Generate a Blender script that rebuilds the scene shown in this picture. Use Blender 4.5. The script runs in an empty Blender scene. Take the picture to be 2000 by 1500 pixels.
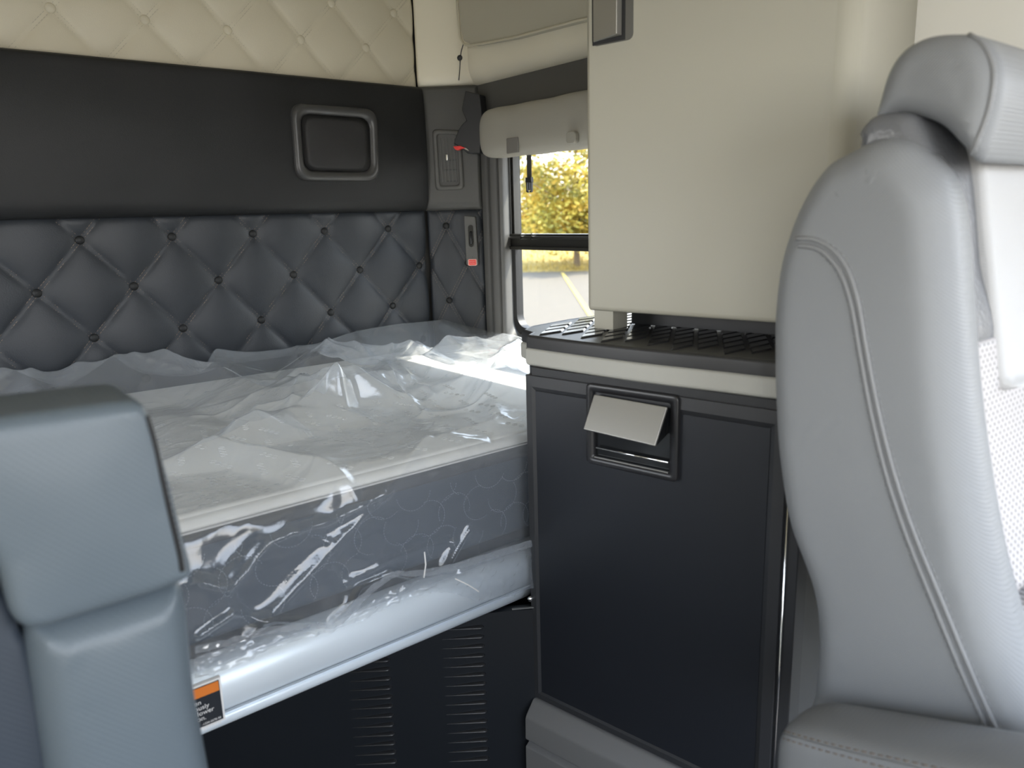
import bpy, bmesh, math, random
import numpy as np
from mathutils import Vector, Matrix, noise
from mathutils.bvhtree import BVHTree
from mathutils.geometry import delaunay_2d_cdt

random.seed(7); rng = np.random.default_rng(7)
SC = bpy.context.scene
COL = SC.collection
PI = math.pi

# ------------------------------------------------------------------ camera (world origin is the eye; X along the bunk, Y to the rear, Z up)
FPX = 1480.0
R = np.array([[.779, .157, .607], [-.626, .152, .765], [-.027, .976, -.217]])
def _n(v): return v / np.linalg.norm(v)
_x = _n(np.array([1900, 382, FPX])); _y = np.array([-1200, 295, FPX]); _y = _n(_y - _x * (_x @ _y))
_z = np.cross(_x, _y); _z = _n(_z if _z[1] > 0 else -_z)
R = np.array([_x, _y, _z])
cd = bpy.data.cameras.new('camera'); cam = bpy.data.objects.new('camera', cd); COL.objects.link(cam)
cd.sensor_width = 36; cd.lens = FPX / 2000 * 36; cd.clip_start = .02; cd.clip_end = 500
right, up, back = R @ [1, 0, 0], R @ [0, 1, 0], -(R @ [0, 0, 1])
cam.matrix_world = Matrix(((right[0], up[0], back[0], 0), (right[1], up[1], back[1], 0), (right[2], up[2], back[2], 0), (0, 0, 0, 1)))
cd.dof.use_dof = True; cd.dof.focus_distance = 1.7; cd.dof.aperture_fstop = 4.5
SC.camera = cam
# ------------------------------------------------------------------ light
SC.view_settings.view_transform = 'Standard'; SC.view_settings.look = 'None'
SC.view_settings.gamma = 1; SC.view_settings.use_curve_mapping = False
SC.view_settings.exposure = 1.1
W = bpy.data.worlds.new('sky'); SC.world = W; W.use_nodes = True
nt = W.node_tree; bg = nt.nodes['Background']
tc = nt.nodes.new('ShaderNodeTexCoord'); sp = nt.nodes.new('ShaderNodeSeparateXYZ'); cr = nt.nodes.new('ShaderNodeValToRGB')
nt.links.new(tc.outputs['Generated'], sp.inputs[0]); nt.links.new(sp.outputs['Z'], cr.inputs[0]); nt.links.new(cr.outputs[0], bg.inputs[0])
cr.color_ramp.elements[0].color = (1, .97, .92, 1); cr.color_ramp.elements[1].color = (.42, .60, .95, 1)
e = cr.color_ramp.elements.new(.25); e.color = (.80, .88, 1, 1)
bg.inputs[1].default_value = 3.4
sl = bpy.data.lights.new('sun', 'SUN'); sl.energy = 9; sl.angle = math.radians(.6); sl.color = (1, .93, .82)
sun = bpy.data.objects.new('sun', sl); COL.objects.link(sun)
sun.rotation_euler = Vector((.60, -.22, .77)).to_track_quat('Z', 'Y').to_euler()
def portal(name, loc, rot, sx, sy):
    l = bpy.data.lights.new(name, 'AREA'); l.shape = 'RECTANGLE'; l.size = sx; l.size_y = sy; l.cycles.is_portal = True
    o = bpy.data.objects.new(name, l); COL.objects.link(o); o.location = loc; o.rotation_euler = rot
portal('windshield_portal', (.4, -1.44, .08), (PI/2, 0, 0), 2.1, 1.15)
portal('door_window_portal', (1.56, -.55, .02), (PI/2, 0, PI/2), 1.2, .8)
portal('driver_window_portal', (-.80, -.65, .02), (PI/2, 0, -PI/2), 1.0, .8)
portal('added_far_window_portal', (-.80, 1.46, -.06), (PI/2, 0, -PI/2), .8, .6)  # unseen far-side opening, added to brighten the headliner side and shade
portal('bunk_window_portal', (1.58, 1.46, -.08), (PI/2, 0, PI/2), .8, .56)

# ------------------------------------------------------------------ pixel -> plane helpers
def ray(px, py): return R @ np.array([px - 1000., 750. - py, FPX])
def onX(px, py, v): r = ray(px, py); return Vector(r * v / r[0])
def onY(px, py, v): r = ray(px, py); return Vector(r * v / r[1])
def onZ(px, py, v): r = ray(px, py); return Vector(r * v / r[2])

# ------------------------------------------------------------------ materials
MATS = {}
def mat(name, col, rough=.5, metal=0., bump=None, bs=.15, scale=300., var=0., spec=.5, coat=0., sheen=0.):
    if name in MATS: return MATS[name]
    m = bpy.data.materials.new(name); m.use_nodes = True; t = m.node_tree; b = t.nodes['Principled BSDF']
    b.inputs['Base Color'].default_value = (*col, 1); b.inputs['Roughness'].default_value = rough
    b.inputs['Metallic'].default_value = metal; b.inputs['Specular IOR Level'].default_value = spec
    b.inputs['Coat Weight'].default_value = coat; b.inputs['Sheen Weight'].default_value = sheen
    N = t.nodes.new; L = t.links.new
    co = N('ShaderNodeTexCoord')
    if var:
        nz = N('ShaderNodeTexNoise'); nz.inputs['Scale'].default_value = 6; nz.inputs['Detail'].default_value = 6
        L(co.outputs['Object'], nz.inputs['Vector'])
        mr = N('ShaderNodeMapRange'); mr.inputs[1].default_value = .3; mr.inputs[2].default_value = .7
        mr.inputs[3].default_value = 1 - var; mr.inputs[4].default_value = 1 + var; L(nz.outputs[0], mr.inputs[0])
        mx = N('ShaderNodeVectorMath'); mx.operation = 'SCALE'; mx.inputs[0].default_value = col; L(mr.outputs[0], mx.inputs['Scale'])
        L(mx.outputs[0], b.inputs['Base Color'])
        mr2 = N('ShaderNodeMapRange'); mr2.inputs[3].default_value = max(.02, rough - .12*min(1, var*5)); mr2.inputs[4].default_value = min(1, rough + .12*min(1, var*5)); L(nz.outputs[0], mr2.inputs[0])
        L(mr2.outputs[0], b.inputs['Roughness'])
    if bump:
        bp = N('ShaderNodeBump'); bp.inputs['Strength'].default_value = bs; bp.inputs['Distance'].default_value = .001
        if bump == 'leather':
            v = N('ShaderNodeTexVoronoi'); v.feature = 'SMOOTH_F1'; v.inputs['Scale'].default_value = scale; L(co.outputs['Object'], v.inputs['Vector']); h = v.outputs['Distance']
        elif bump in ('weave', 'dots'):
            v = N('ShaderNodeTexVoronoi'); v.inputs['Scale'].default_value = scale; v.inputs['Randomness'].default_value = 0
            mp = N('ShaderNodeMapping'); mp.inputs['Scale'].default_value = (0, 1, 1) if name in ('seat_leather', 'seat_base_leather') else (1, 0, 1); mp.inputs['Rotation'].default_value = (PI/4, 0, 0) if name in ('seat_leather', 'seat_base_leather') else (0, PI/4, 0); L(co.outputs['Object'], mp.inputs['Vector'])
            L(mp.outputs[0], v.inputs['Vector']); h = v.outputs['Distance']
            if bump == 'dots':
                st = N('ShaderNodeMapRange'); st.inputs[1].default_value = .16; st.inputs[2].default_value = .26; L(h, st.inputs[0]); h = st.outputs[0]
                mxc = N('ShaderNodeMix'); mxc.data_type = 'RGBA'; mxc.inputs[6].default_value = (*[c*.35 for c in col], 1); mxc.inputs[7].default_value = (*col, 1)
                L(h, mxc.inputs[0]); L(mxc.outputs[2], b.inputs['Base Color'])
        elif bump == 'brushed':
            mp = N('ShaderNodeMapping'); mp.inputs['Scale'].default_value = (1.5, 400, 400); L(co.outputs['Object'], mp.inputs['Vector'])
            v = N('ShaderNodeTexNoise'); v.inputs['Scale'].default_value = 2; v.inputs['Detail'].default_value = 4; L(mp.outputs[0], v.inputs['Vector']); h = v.outputs[0]
        else:
            v = N('ShaderNodeTexNoise'); v.inputs['Scale'].default_value = scale; v.inputs['Detail'].default_value = 5; L(co.outputs['Object'], v.inputs['Vector']); h = v.outputs[0]
        L(h, bp.inputs['Height']); L(bp.outputs[0], b.inputs['Normal'])
    MATS[name] = m; return m

BLK = mat('black_vinyl', (.014, .0148, .0155), .52, bump='leather', bs=.25, scale=420, var=.12, spec=.32)
BLKT = mat('black_tufted_vinyl', (.024, .028, .034), .46, bump='leather', bs=.3, scale=380, var=.12, spec=.4)
BEI = mat('beige_vinyl', (.60, .555, .43), .5, bump='leather', bs=.15, scale=420)
BEI2 = mat('beige_smooth', (.82, .765, .62), .55, bump='noise', bs=.1, scale=300)
BEI3 = mat('beige_cover', (.50, .475, .39), .55, bump='noise', bs=.15, scale=250)
CABW = mat('cabinet_laminate', (.475, .46, .385), .42, bump='noise', bs=.04, scale=900)
TRIMW = mat('trim_paint', (.88, .87, .82), .5, bump='noise', bs=.04, scale=900)
TRAYW = mat('tray_plastic', (.43, .425, .385), .4, bump='noise', bs=.05, scale=900)
BPL = mat('black_plastic', (.020, .021, .023), .45, bump='noise', bs=.15, scale=900)
BPG = mat('black_gloss', (.012, .013, .014), .12)
DKG = mat('dark_grey_plastic', (.085, .084, .079), .5, bump='noise', bs=.15, scale=900)
MDG = mat('grey_plastic', (.15, .15, .145), .45, bump='noise', bs=.1, scale=900)
GRB = mat('grey_moulding', (.16, .158, .155), .5, bump='noise', bs=.1, scale=700)
CABK = mat('cabinet_black', (.014, .016, .021), .40, bump='noise', bs=.06, scale=700)
CABF = mat('cabinet_frame_black', (.030, .031, .034), .42, bump='noise', bs=.06, scale=700)
RUB = mat('rubber_mat', (.030, .030, .031), .42, bump='noise', bs=.15, scale=500)
ALU = mat('brushed_aluminium', (.88, .95, 1.0), .42, .25, bump='brushed', bs=.12)
SIL = mat('satin_silver', (.42, .41, .38), .38, .75)
CHR = mat('chrome', (.8, .8, .8), .12, 1.)
RUBB = mat('window_rubber', (.012, .012, .012), .5)
FRM = mat('window_frame_grey', (.085, .084, .080), .45, bump='noise', bs=.1, scale=700)
SHD = mat('shade_fabric', (.34, .325, .28), .6, bump='noise', bs=.3, scale=500)  # base grey lifted to carry the window's flare and backlight
SEAT = mat('seat_leather', (.255, .265, .275), .40, bump='weave', bs=.55, scale=420)
SEATB = mat('seat_base_leather', (.24, .245, .25), .40, bump='weave', bs=.35, scale=420)
SEATD = mat('driver_seat_leather', (.105, .130, .150), .40, bump='weave', bs=.3, scale=260)
SEATP = mat('seat_perforated', (.50, .48, .48), .42, bump='dots', bs=.8, scale=125)
SEATL = mat('seat_light_leather', (.52, .52, .52), .45, bump='weave', bs=.5, scale=420)
COLR = mat('seat_collar_leather', (.16, .165, .175), .24, bump='leather', bs=.5, scale=260)
THR = mat('grey_thread', (.30, .31, .32), .7)
THB = mat('brown_thread', (.17, .125, .09), .7)
THBE = mat('beige_thread', (.42, .39, .31), .7)
MATW = mat('mattress_top_knit', (.86, .845, .80), .8, bump='noise', bs=.4, scale=260)
MATS_ = mat('mattress_side_knit', (.024, .040, .062), .75, bump='noise', bs=.4, scale=420)
MATB = mat('mattress_border', (.030, .034, .042), .7, bump='noise', bs=.3, scale=420)
THM = mat('mattress_thread', (.16, .19, .23), .7)
THW = mat('white_thread', (.80, .79, .76), .7)
CARP = mat('floor_carpet', (.03, .03, .032), .9, bump='noise', bs=.6, scale=200)
RED = mat('red_plastic', (.75, .035, .03), .4)
WHT = mat('white_print', (.85, .83, .80), .5)
PINK = mat('label_print', (.85, .45, .38), .5)
ORG = mat('orange_print', (.80, .22, .03), .5)
LBK = mat('label_black', (.02, .024, .03), .4)
WEB = mat('webbing', (.05, .05, .048), .7, bump='noise', bs=.4, scale=600)
ASPH = mat('asphalt', (.082, .067, .047), .9, bump='noise', bs=.5, scale=4, var=.10)
YEL = mat('road_paint', (.34, .25, .05), .8)
DRY = mat('dry_grass', (.32, .235, .06), .95, var=.5)
BARK = mat('bark', (.17, .13, .09), .9, bump='noise', bs=1, scale=20)

def leafmat():
    m = bpy.data.materials.new('autumn_leaf'); m.use_nodes = True; t = m.node_tree; b = t.nodes['Principled BSDF']
    co = t.nodes.new('ShaderNodeTexCoord'); n = t.nodes.new('ShaderNodeTexNoise'); n.inputs['Scale'].default_value = 1.3; n.inputs['Detail'].default_value = 8
    c = t.nodes.new('ShaderNodeValToRGB'); t.links.new(co.outputs['Object'], n.inputs[0]); t.links.new(n.outputs[0], c.inputs[0])
    c.color_ramp.elements[0].position = .35; c.color_ramp.elements[0].color = (.16, .16, .03, 1)
    c.color_ramp.elements[1].position = .65; c.color_ramp.elements[1].color = (.60, .40, .06, 1)
    e = c.color_ramp.elements.new(.5); e.color = (.50, .42, .07, 1)
    t.links.new(c.outputs[0], b.inputs['Base Color']); b.inputs['Roughness'].default_value = .6
    tr = t.nodes.new('ShaderNodeBsdfTranslucent'); t.links.new(c.outputs[0], tr.inputs[0]); ms = t.nodes.new('ShaderNodeMixShader'); ms.inputs[0].default_value = .45
    t.links.new(b.outputs[0], ms.inputs[1]); t.links.new(tr.outputs[0], ms.inputs[2]); t.links.new(ms.outputs[0], t.nodes['Material Output'].inputs[0])
    return m
LEAF = leafmat()
def glassmat():
    m = bpy.data.materials.new('window_glass'); m.use_nodes = True; t = m.node_tree; t.nodes.remove(t.nodes['Principled BSDF'])
    tr = t.nodes.new('ShaderNodeBsdfTransparent'); tr.inputs[0].default_value = (.93, .94, .93, 1)
    g = t.nodes.new('ShaderNodeBsdfGlossy'); g.inputs['Roughness'].default_value = .02
    lw = t.nodes.new('ShaderNodeLayerWeight'); pw = t.nodes.new('ShaderNodeMath'); pw.operation = 'POWER'; pw.inputs[1].default_value = 5
    f = t.nodes.new('ShaderNodeMapRange'); f.inputs[3].default_value = .03; f.inputs[4].default_value = .8
    lw.inputs[0].default_value = .5; t.links.new(lw.outputs['Facing'], pw.inputs[0]); t.links.new(pw.outputs[0], f.inputs[0])
    m1 = t.nodes.new('ShaderNodeMixShader'); t.links.new(f.outputs[0], m1.inputs[0]); t.links.new(tr.outputs[0], m1.inputs[1]); t.links.new(g.outputs[0], m1.inputs[2])
    t.links.new(m1.outputs[0], t.nodes['Material Output'].inputs[0]); return m
GLASS = glassmat()
def filmmat(name, milk, gl=.08, rough=.10, tint=(.96, .97, .98)):
    m = bpy.data.materials.new(name); m.use_nodes = True; t = m.node_tree; t.nodes.remove(t.nodes['Principled BSDF']); N = t.nodes.new; L = t.links.new
    tr = N('ShaderNodeBsdfTransparent'); tr.inputs[0].default_value = (*tint, 1)
    d = N('ShaderNodeBsdfDiffuse'); d.inputs[0].default_value = (.88, .93, .99, 1)
    tl = N('ShaderNodeBsdfTranslucent'); tl.inputs[0].default_value = (.88, .93, .99, 1)
    dm = N('ShaderNodeMixShader'); dm.inputs[0].default_value = .4; L(d.outputs[0], dm.inputs[1]); L(tl.outputs[0], dm.inputs[2])
    lw = N('ShaderNodeLayerWeight'); lw.inputs[0].default_value = .35
    mr = N('ShaderNodeMapRange'); mr.inputs[3].default_value = milk; mr.inputs[4].default_value = min(.9, milk*2.6); L(lw.outputs['Facing'], mr.inputs[0])
    a = N('ShaderNodeMixShader'); L(mr.outputs[0], a.inputs[0]); L(tr.outputs[0], a.inputs[1]); L(dm.outputs[0], a.inputs[2])
    co = N('ShaderNodeTexCoord'); nz = N('ShaderNodeTexNoise'); nz.inputs['Scale'].default_value = 35; nz.inputs['Detail'].default_value = 5; L(co.outputs['Object'], nz.inputs[0])
    bp = N('ShaderNodeBump'); bp.inputs['Strength'].default_value = .25; bp.inputs['Distance'].default_value = .004; L(nz.outputs[0], bp.inputs['Height'])
    g = N('ShaderNodeBsdfGlossy'); g.inputs['Roughness'].default_value = rough; L(bp.outputs[0], g.inputs['Normal'])
    lf = N('ShaderNodeLayerWeight'); lf.inputs[0].default_value = .5; L(bp.outputs[0], lf.inputs['Normal']); pw = N('ShaderNodeMath'); pw.operation = 'POWER'; pw.inputs[1].default_value = 4
    f = N('ShaderNodeMapRange'); f.inputs[3].default_value = gl; f.inputs[4].default_value = .85; L(lf.outputs['Facing'], pw.inputs[0]); L(pw.outputs[0], f.inputs[0])
    b = N('ShaderNodeMixShader'); L(f.outputs[0], b.inputs[0]); L(a.outputs[0], b.inputs[1]); L(g.outputs[0], b.inputs[2])
    L(b.outputs[0], t.nodes['Material Output'].inputs[0]); return m
FILM = filmmat('clear_film', .17, .08, .12)
FILM2 = filmmat('film_hem', .22, .16, .12)

# ------------------------------------------------------------------ mesh helpers
def setp(o, label=None, cat=None, group=None, kind=None):
    if label: o['label'] = label
    if cat: o['category'] = cat
    if group: o['group'] = group
    if kind: o['kind'] = kind
    return o
def empty(name, loc, rz=0, label=None, cat=None, group=None):
    o = bpy.data.objects.new(name, None); COL.objects.link(o); o.location = loc; o.rotation_euler = (0, 0, rz); o.empty_display_size = .05
    return setp(o, label, cat, group)
def mesh_obj(name, verts, faces, m, parent=None, smooth=False, bevel=0, seg=2, angle=None):
    me = bpy.data.meshes.new(name); me.from_pydata([tuple(v) for v in verts], [], faces); me.update()
    bm = bmesh.new(); bm.from_mesh(me); bmesh.ops.recalc_face_normals(bm, faces=bm.faces); bm.to_mesh(me); bm.free()
    me.materials.append(m); o = bpy.data.objects.new(name, me); COL.objects.link(o)
    if parent is not None: o.parent = parent
    if smooth or bevel:
        me.shade_smooth()
    if bevel:
        b = o.modifiers.new('bevel', 'BEVEL'); b.width = bevel; b.segments = seg; b.limit_method = 'ANGLE'; b.angle_limit = .6; b.harden_normals = False
        w = o.modifiers.new('wn', 'WEIGHTED_NORMAL')
    return o
class MB:
    def __init__(s): s.v = []; s.f = []
    def add(s, v, f): n = len(s.v); s.v += [tuple(p) for p in v]; s.f += [[i + n for i in q] for q in f]; return s
    def box(s, x0, x1, y0, y1, z0, z1, M=None):
        v = [(x, y, z) for x in (x0, x1) for y in (y0, y1) for z in (z0, z1)]
        if M is not None: v = [M @ Vector(p) for p in v]
        return s.add(v, [[0, 1, 3, 2], [4, 6, 7, 5], [0, 4, 5, 1], [2, 3, 7, 6], [0, 2, 6, 4], [1, 5, 7, 3]])
    def prism(s, poly, a, b, axis='z'):
        n = len(poly)
        def P(p, t): return (p[0], p[1], t) if axis == 'z' else ((t, p[0], p[1]) if axis == 'x' else (p[0], t, p[1]))
        return s.add([P(p, a) for p in poly] + [P(p, b) for p in poly],
                     [list(range(n)), list(range(2*n - 1, n - 1, -1))] + [[i, (i+1) % n, n + (i+1) % n, n + i] for i in range(n)])
    def loft(s, rings, closed=True, caps=True):
        n = len(rings[0]); base = len(s.v)
        for r in rings: s.v += [tuple(p) for p in r]
        for k in range(len(rings) - 1):
            for i in range(n if closed else n - 1):
                j = (i + 1) % n
                s.f.append([base + k*n + i, base + k*n + j, base + (k+1)*n + j, base + (k+1)*n + i])
        if caps:
            s.f.append([base + i for i in range(n)]); s.f.append([base + (len(rings)-1)*n + i for i in range(n)][::-1])
        return s
    def tube(s, pts, r, n=8, caps=True):
        pts = [Vector(p) for p in pts]; rings = []; up = Vector((0, 0, 1)); prev = None
        for i, p in enumerate(pts):
            t = (pts[min(i+1, len(pts)-1)] - pts[max(i-1, 0)]).normalized()
            if prev is None:
                a = t.cross(up); a = a if a.length > .1 else t.cross(Vector((1, 0, 0)))
            else: a = prev - t * prev.dot(t)
            a.normalize(); prev = a; b = t.cross(a); rr = r[i] if isinstance(r, (list, tuple)) else r
            rings.append([p + (a*math.cos(q) + b*math.sin(q))*rr for q in [2*PI*k/n for k in range(n)]])
        return s.loft(rings, True, caps)
    def dome(s, c, r, h, ax, n=12, m=4):
        ax = Vector(ax).normalized(); a = ax.orthogonal().normalized(); b = ax.cross(a); c = Vector(c); rings = []
        rings.append([c - ax*h*.4 + (a*math.cos(2*PI*k/n) + b*math.sin(2*PI*k/n))*r*.85 for k in range(n)])
        for i in range(m + 1):
            q = PI/2 * i / (m + .35); rings.append([c + ax*h*math.sin(q) + (a*math.cos(2*PI*k/n) + b*math.sin(2*PI*k/n))*r*math.cos(q) for k in range(n)])
        return s.loft(rings)
    def build(s, name, m, parent=None, **k): return mesh_obj(name, s.v, s.f, m, parent, **k)
def rrect(x0, x1, z0, z1, r, n=6):
    out = []
    for cx, cz, a0 in ((x1-r, z1-r, 0), (x0+r, z1-r, PI/2), (x0+r, z0+r, PI), (x1-r, z0+r, 3*PI/2)):
        for i in range(n + 1):
            a = a0 + PI/2*i/n; out.append((cx + r*math.cos(a), cz + r*math.sin(a)))
    return out
def ring_xz(poly, y): return [(p[0], y, p[1]) for p in poly]
def smooth_poly(pts, n=8, closed=True):
    """Catmull-Rom through 2-D or 3-D points"""
    P = [np.array(p, float) for p in pts]; N = len(P); out = []
    for i in range(N if closed else N - 1):
        p0 = P[(i-1) % N] if closed or i > 0 else P[0]; p1 = P[i]; p2 = P[(i+1) % N]; p3 = P[(i+2) % N] if closed or i < N-2 else P[-1]
        for k in range(n):
            t = k / n
            out.append(.5*((2*p1) + (-p0+p2)*t + (2*p0-5*p1+4*p2-p3)*t*t + (-p0+3*p1-3*p2+p3)*t**3))
    if not closed: out.append(P[-1])
    return out
def inside(p, poly):
    r = False; n = len(poly); j = n-1
    for i in range(n):
        if (poly[i][1] > p[1]) != (poly[j][1] > p[1]) and p[0] < (poly[j][0]-poly[i][0])*(p[1]-poly[i][1])/(poly[j][1]-poly[i][1]+1e-12) + poly[i][0]: r = not r
        j = i
    return r
def pillow(poly, a, b, r, axis, bulge=.006, nb=6, grid=34):
    """extrude a closed 2-D outline from a to b; both faces rise from a rounded rim into a soft dome"""
    P = np.array([list(p)[:2] for p in poly])
    Q = []
    for i in range(len(P)):                       # even spacing along the outline
        p, q = P[i], P[(i+1) % len(P)]; L = np.linalg.norm(q - p)
        if L < 1e-5: continue
        for k in range(max(1, int(L/.006))): Q.append(p + (q-p)*k/max(1, int(L/.006)))
    P = np.array(Q); n = len(P)
    A_, B_ = P, np.roll(P, -1, 0); D = B_ - A_; DD = (D**2).sum(1) + 1e-12
    def dist(x):
        t_ = np.clip(((x - A_)*D).sum(1)/DD, 0, 1); return float(np.sqrt((((A_ + D*t_[:, None]) - x)**2).sum(1).min()))
    pl = [tuple(p) for p in P]
    mn, mx = P.min(0), P.max(0); size = float(max(mx - mn)); W_ = .35*float(min(mx - mn))
    pts = [tuple(p) for p in P]; area = .5*np.sum(P[:, 0]*np.roll(P[:, 1], -1) - np.roll(P[:, 0], -1)*P[:, 1])
    T = np.roll(P, -1, 0) - np.roll(P, 1, 0); T /= np.linalg.norm(T, axis=1)[:, None] + 1e-9
    Nn = np.stack([-T[:, 1], T[:, 0]], 1)*(1 if area > 0 else -1)
    for k in range(1, nb + 1):                    # rim contours
        dd = r*(1 - math.cos(PI/2*k/nb))
        for p in P + Nn*dd:
            if dist(p) > dd*.93 and inside(p, pl): pts.append(tuple(p))
    st = size/grid
    for i in range(int((mx[0]-mn[0])/st) + 1):
        for j in range(int((mx[1]-mn[1])/st) + 1):
            p = (mn[0] + (i + .5*(j % 2))*st, mn[1] + j*st)
            if inside(p, pl) and dist(np.array(p)) > r*1.15: pts.append(p)
    V2, E2, F2, o1, o2, o3 = delaunay_2d_cdt([Vector(p) for p in pts], [(i, (i+1) % n) for i in range(n)], [], 1, 1e-6)
    hs = []
    for v in V2:
        d = dist(np.array(v)); e = min(1, d/r); h = r*(math.sqrt(max(0, 1-(1-e)**2)))
        if d > r: u = min(1, (d-r)/W_); h += bulge*math.sin(u*PI/2)
        hs.append(h)
    nb_ = [set() for _ in V2]
    for f in F2:
        for k in range(len(f)): nb_[f[k]].add(f[(k+1) % len(f)]); nb_[f[(k+1) % len(f)]].add(f[k])
    fx = [dist(np.array(v)) < r*.8 for v in V2]
    for _ in range(25): hs = [h if fx[i] or not nb_[i] else .4*h + .6*sum(hs[j] for j in nb_[i])/len(nb_[i]) for i, h in enumerate(hs)]
    sg = 1 if b > a else -1
    def P3(q, t): return (q[0], q[1], t) if axis == 'z' else ((t, q[0], q[1]) if axis == 'x' else (q[0], t, q[1]))
    m = MB(); N2 = len(V2)
    m.v = [P3(v, a + sg*(r - h)) for v, h in zip(V2, hs)] + [P3(v, b - sg*(r - h)) for v, h in zip(V2, hs)]
    m.f = [list(f) for f in F2] + [[i + N2 for i in f][::-1] for f in F2]
    cnt = {}
    for f in F2:
        for k in range(len(f)): e = (f[k], f[(k+1) % len(f)]); cnt[tuple(sorted(e))] = cnt.get(tuple(sorted(e)), 0) + 1
    for e, c in cnt.items():
        if c == 1: m.f.append([e[0], e[1], e[1] + N2, e[0] + N2])
    return m
def text(body, size, loc, M3, m, parent, name='lettering', ax='LEFT', ex=.0001):
    cu = bpy.data.curves.new(name, 'FONT'); cu.body = body; cu.size = size; cu.align_x = ax; cu.extrude = ex
    oc = bpy.data.objects.new(name, cu); COL.objects.link(oc); bpy.context.view_layer.update()
    me = bpy.data.meshes.new_from_object(oc.evaluated_get(bpy.context.evaluated_depsgraph_get())); bpy.data.objects.remove(oc)
    o = bpy.data.objects.new(name, me); COL.objects.link(o); me.materials.clear(); me.materials.append(m); o.parent = parent
    o.matrix_local = Matrix.Translation(loc) @ M3.to_4x4(); return o
STAND = Matrix(((1, 0, 0), (0, 0, -1), (0, 1, 0)))      # text standing in local xz facing -y

class Frame:
    """vertical plane: local x along it, local y into it, local z up"""
    def __init__(s, o, rz): s.o = Vector(o); s.rz = rz; s.M = Matrix.Translation(s.o) @ Matrix.Rotation(rz, 4, 'Z'); s.I = s.M.inverted()
    def px(s, px, py, d=0.):
        r = s.I.to_3x3() @ Vector(ray(px, py)); c = s.I @ Vector((0, 0, 0)); t = (d - c.y) / r.y; p = c + r*t; return p.x, p.z
    def empty(s, name, **k): return empty(name, s.o, s.rz, **k)
FB = Frame((0, 2.10, 0), 0)                                   # back wall
FC = Frame((1.335, 2.10, 0), math.atan2(-.12, .125))          # corner chamfer
FS = Frame((1.47, 2.00, 0), -PI/2)                            # right side wall (x grows to the front)
FK = Frame((.838, 1.017, 0), math.atan2(-.981, .194))         # cabinet front

# ------------------------------------------------------------------ setting
def struct(name, mb, m, **k): o = mb.build(name, m, **k); o['kind'] = 'structure'; return o
struct('floor', MB().box(-.8, 1.6, -1.5, 2.25, -1.31, -1.25), CARP)
struct('ceiling', MB().box(-.8, 1.6, -1.5, 2.25, 1.05, 1.11), BEI2)
struct('wall_back', MB().box(-.8, 1.6, 2.14, 2.20, -1.25, 1.05), DKG)
w = MB()
w.box(-.80, -.74, 1.06, 1.86, -1.25, -.36).box(-.80, -.74, 1.06, 1.86, .24, 1.05).box(-.80, -.74, 1.86, 2.14, -1.25, 1.05)  # gap above the far bunk side is an added opening that lets daylight in
w.box(-.80, -.74, -1.5, -1.15, -1.25, 1.05).box(-.80, -.74, -.15, 1.06, -1.25, 1.05).box(-.80, -.74, -1.15, -.15, -1.25, -.38).box(-.80, -.74, -1.15, -.15, .42, 1.05)
struct('wall_left', w, BEI2)
w = MB()
w.box(-.8, 1.6, -1.5, -1.44, -1.25, -.50).box(-.8, 1.6, -1.5, -1.44, .65, 1.05).box(-.8, -.65, -1.5, -1.44, -.5, .65).box(1.45, 1.6, -1.5, -1.44, -.5, .65)
struct('wall_front', w, DKG)
w = MB()   # right wall with the door window and the bunk window cut out
x0, x1 = 1.52, 1.60
w.box(x0, x1, -1.44, -1.15, -1.25, 1.05).box(x0, x1, .05, 1.06, -1.25, 1.05).box(x0, x1, 1.95, 2.14, -1.25, 1.05)
w.box(x0, x1, -1.15, .05, -1.25, -.38).box(x0, x1, -1.15, .05, .42, 1.05).box(x0, x1, 1.06, 1.95, -1.25, -.44).box(x0, x1, 1.06, 1.95, .20, 1.05)
struct('wall_right', w, DKG)

# --- tufting
def tuft_surface(x, z, xb, zb, sx, rz, A, band=.0045):
    a = (x - xb)/sx + (z - zb)/(2*rz); b = (x - xb)/sx - (z - zb)/(2*rz)
    k = 1/math.hypot(1/sx, 1/(2*rz))
    da = np.abs(a - np.round(a))*k; db = np.abs(b - np.round(b))*k
    dm = .5*k
    fa = np.clip((da - band)/(dm - band), 0, 1); fb = np.clip((db - band)/(dm - band), 0, 1)
    h = A*(np.sin(fa*PI/2)*np.sin(fb*PI/2))**.48
    d = np.minimum(da, db); h += .0016*np.where(d < band, np.cos(d/band*PI/2)**.5, 0)
    X = (x - xb)/sx; Zz = (z - zb)/rz
    j = np.round((a + b)); ra = np.round(a); rb = np.round(b)
    bx = xb + (ra + rb)/2*sx; bz = zb + (ra - rb)*rz
    r2 = (x - bx)**2 + (z - bz)**2
    h -= .0045*np.exp(-r2/(.016**2))
    return h
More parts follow.
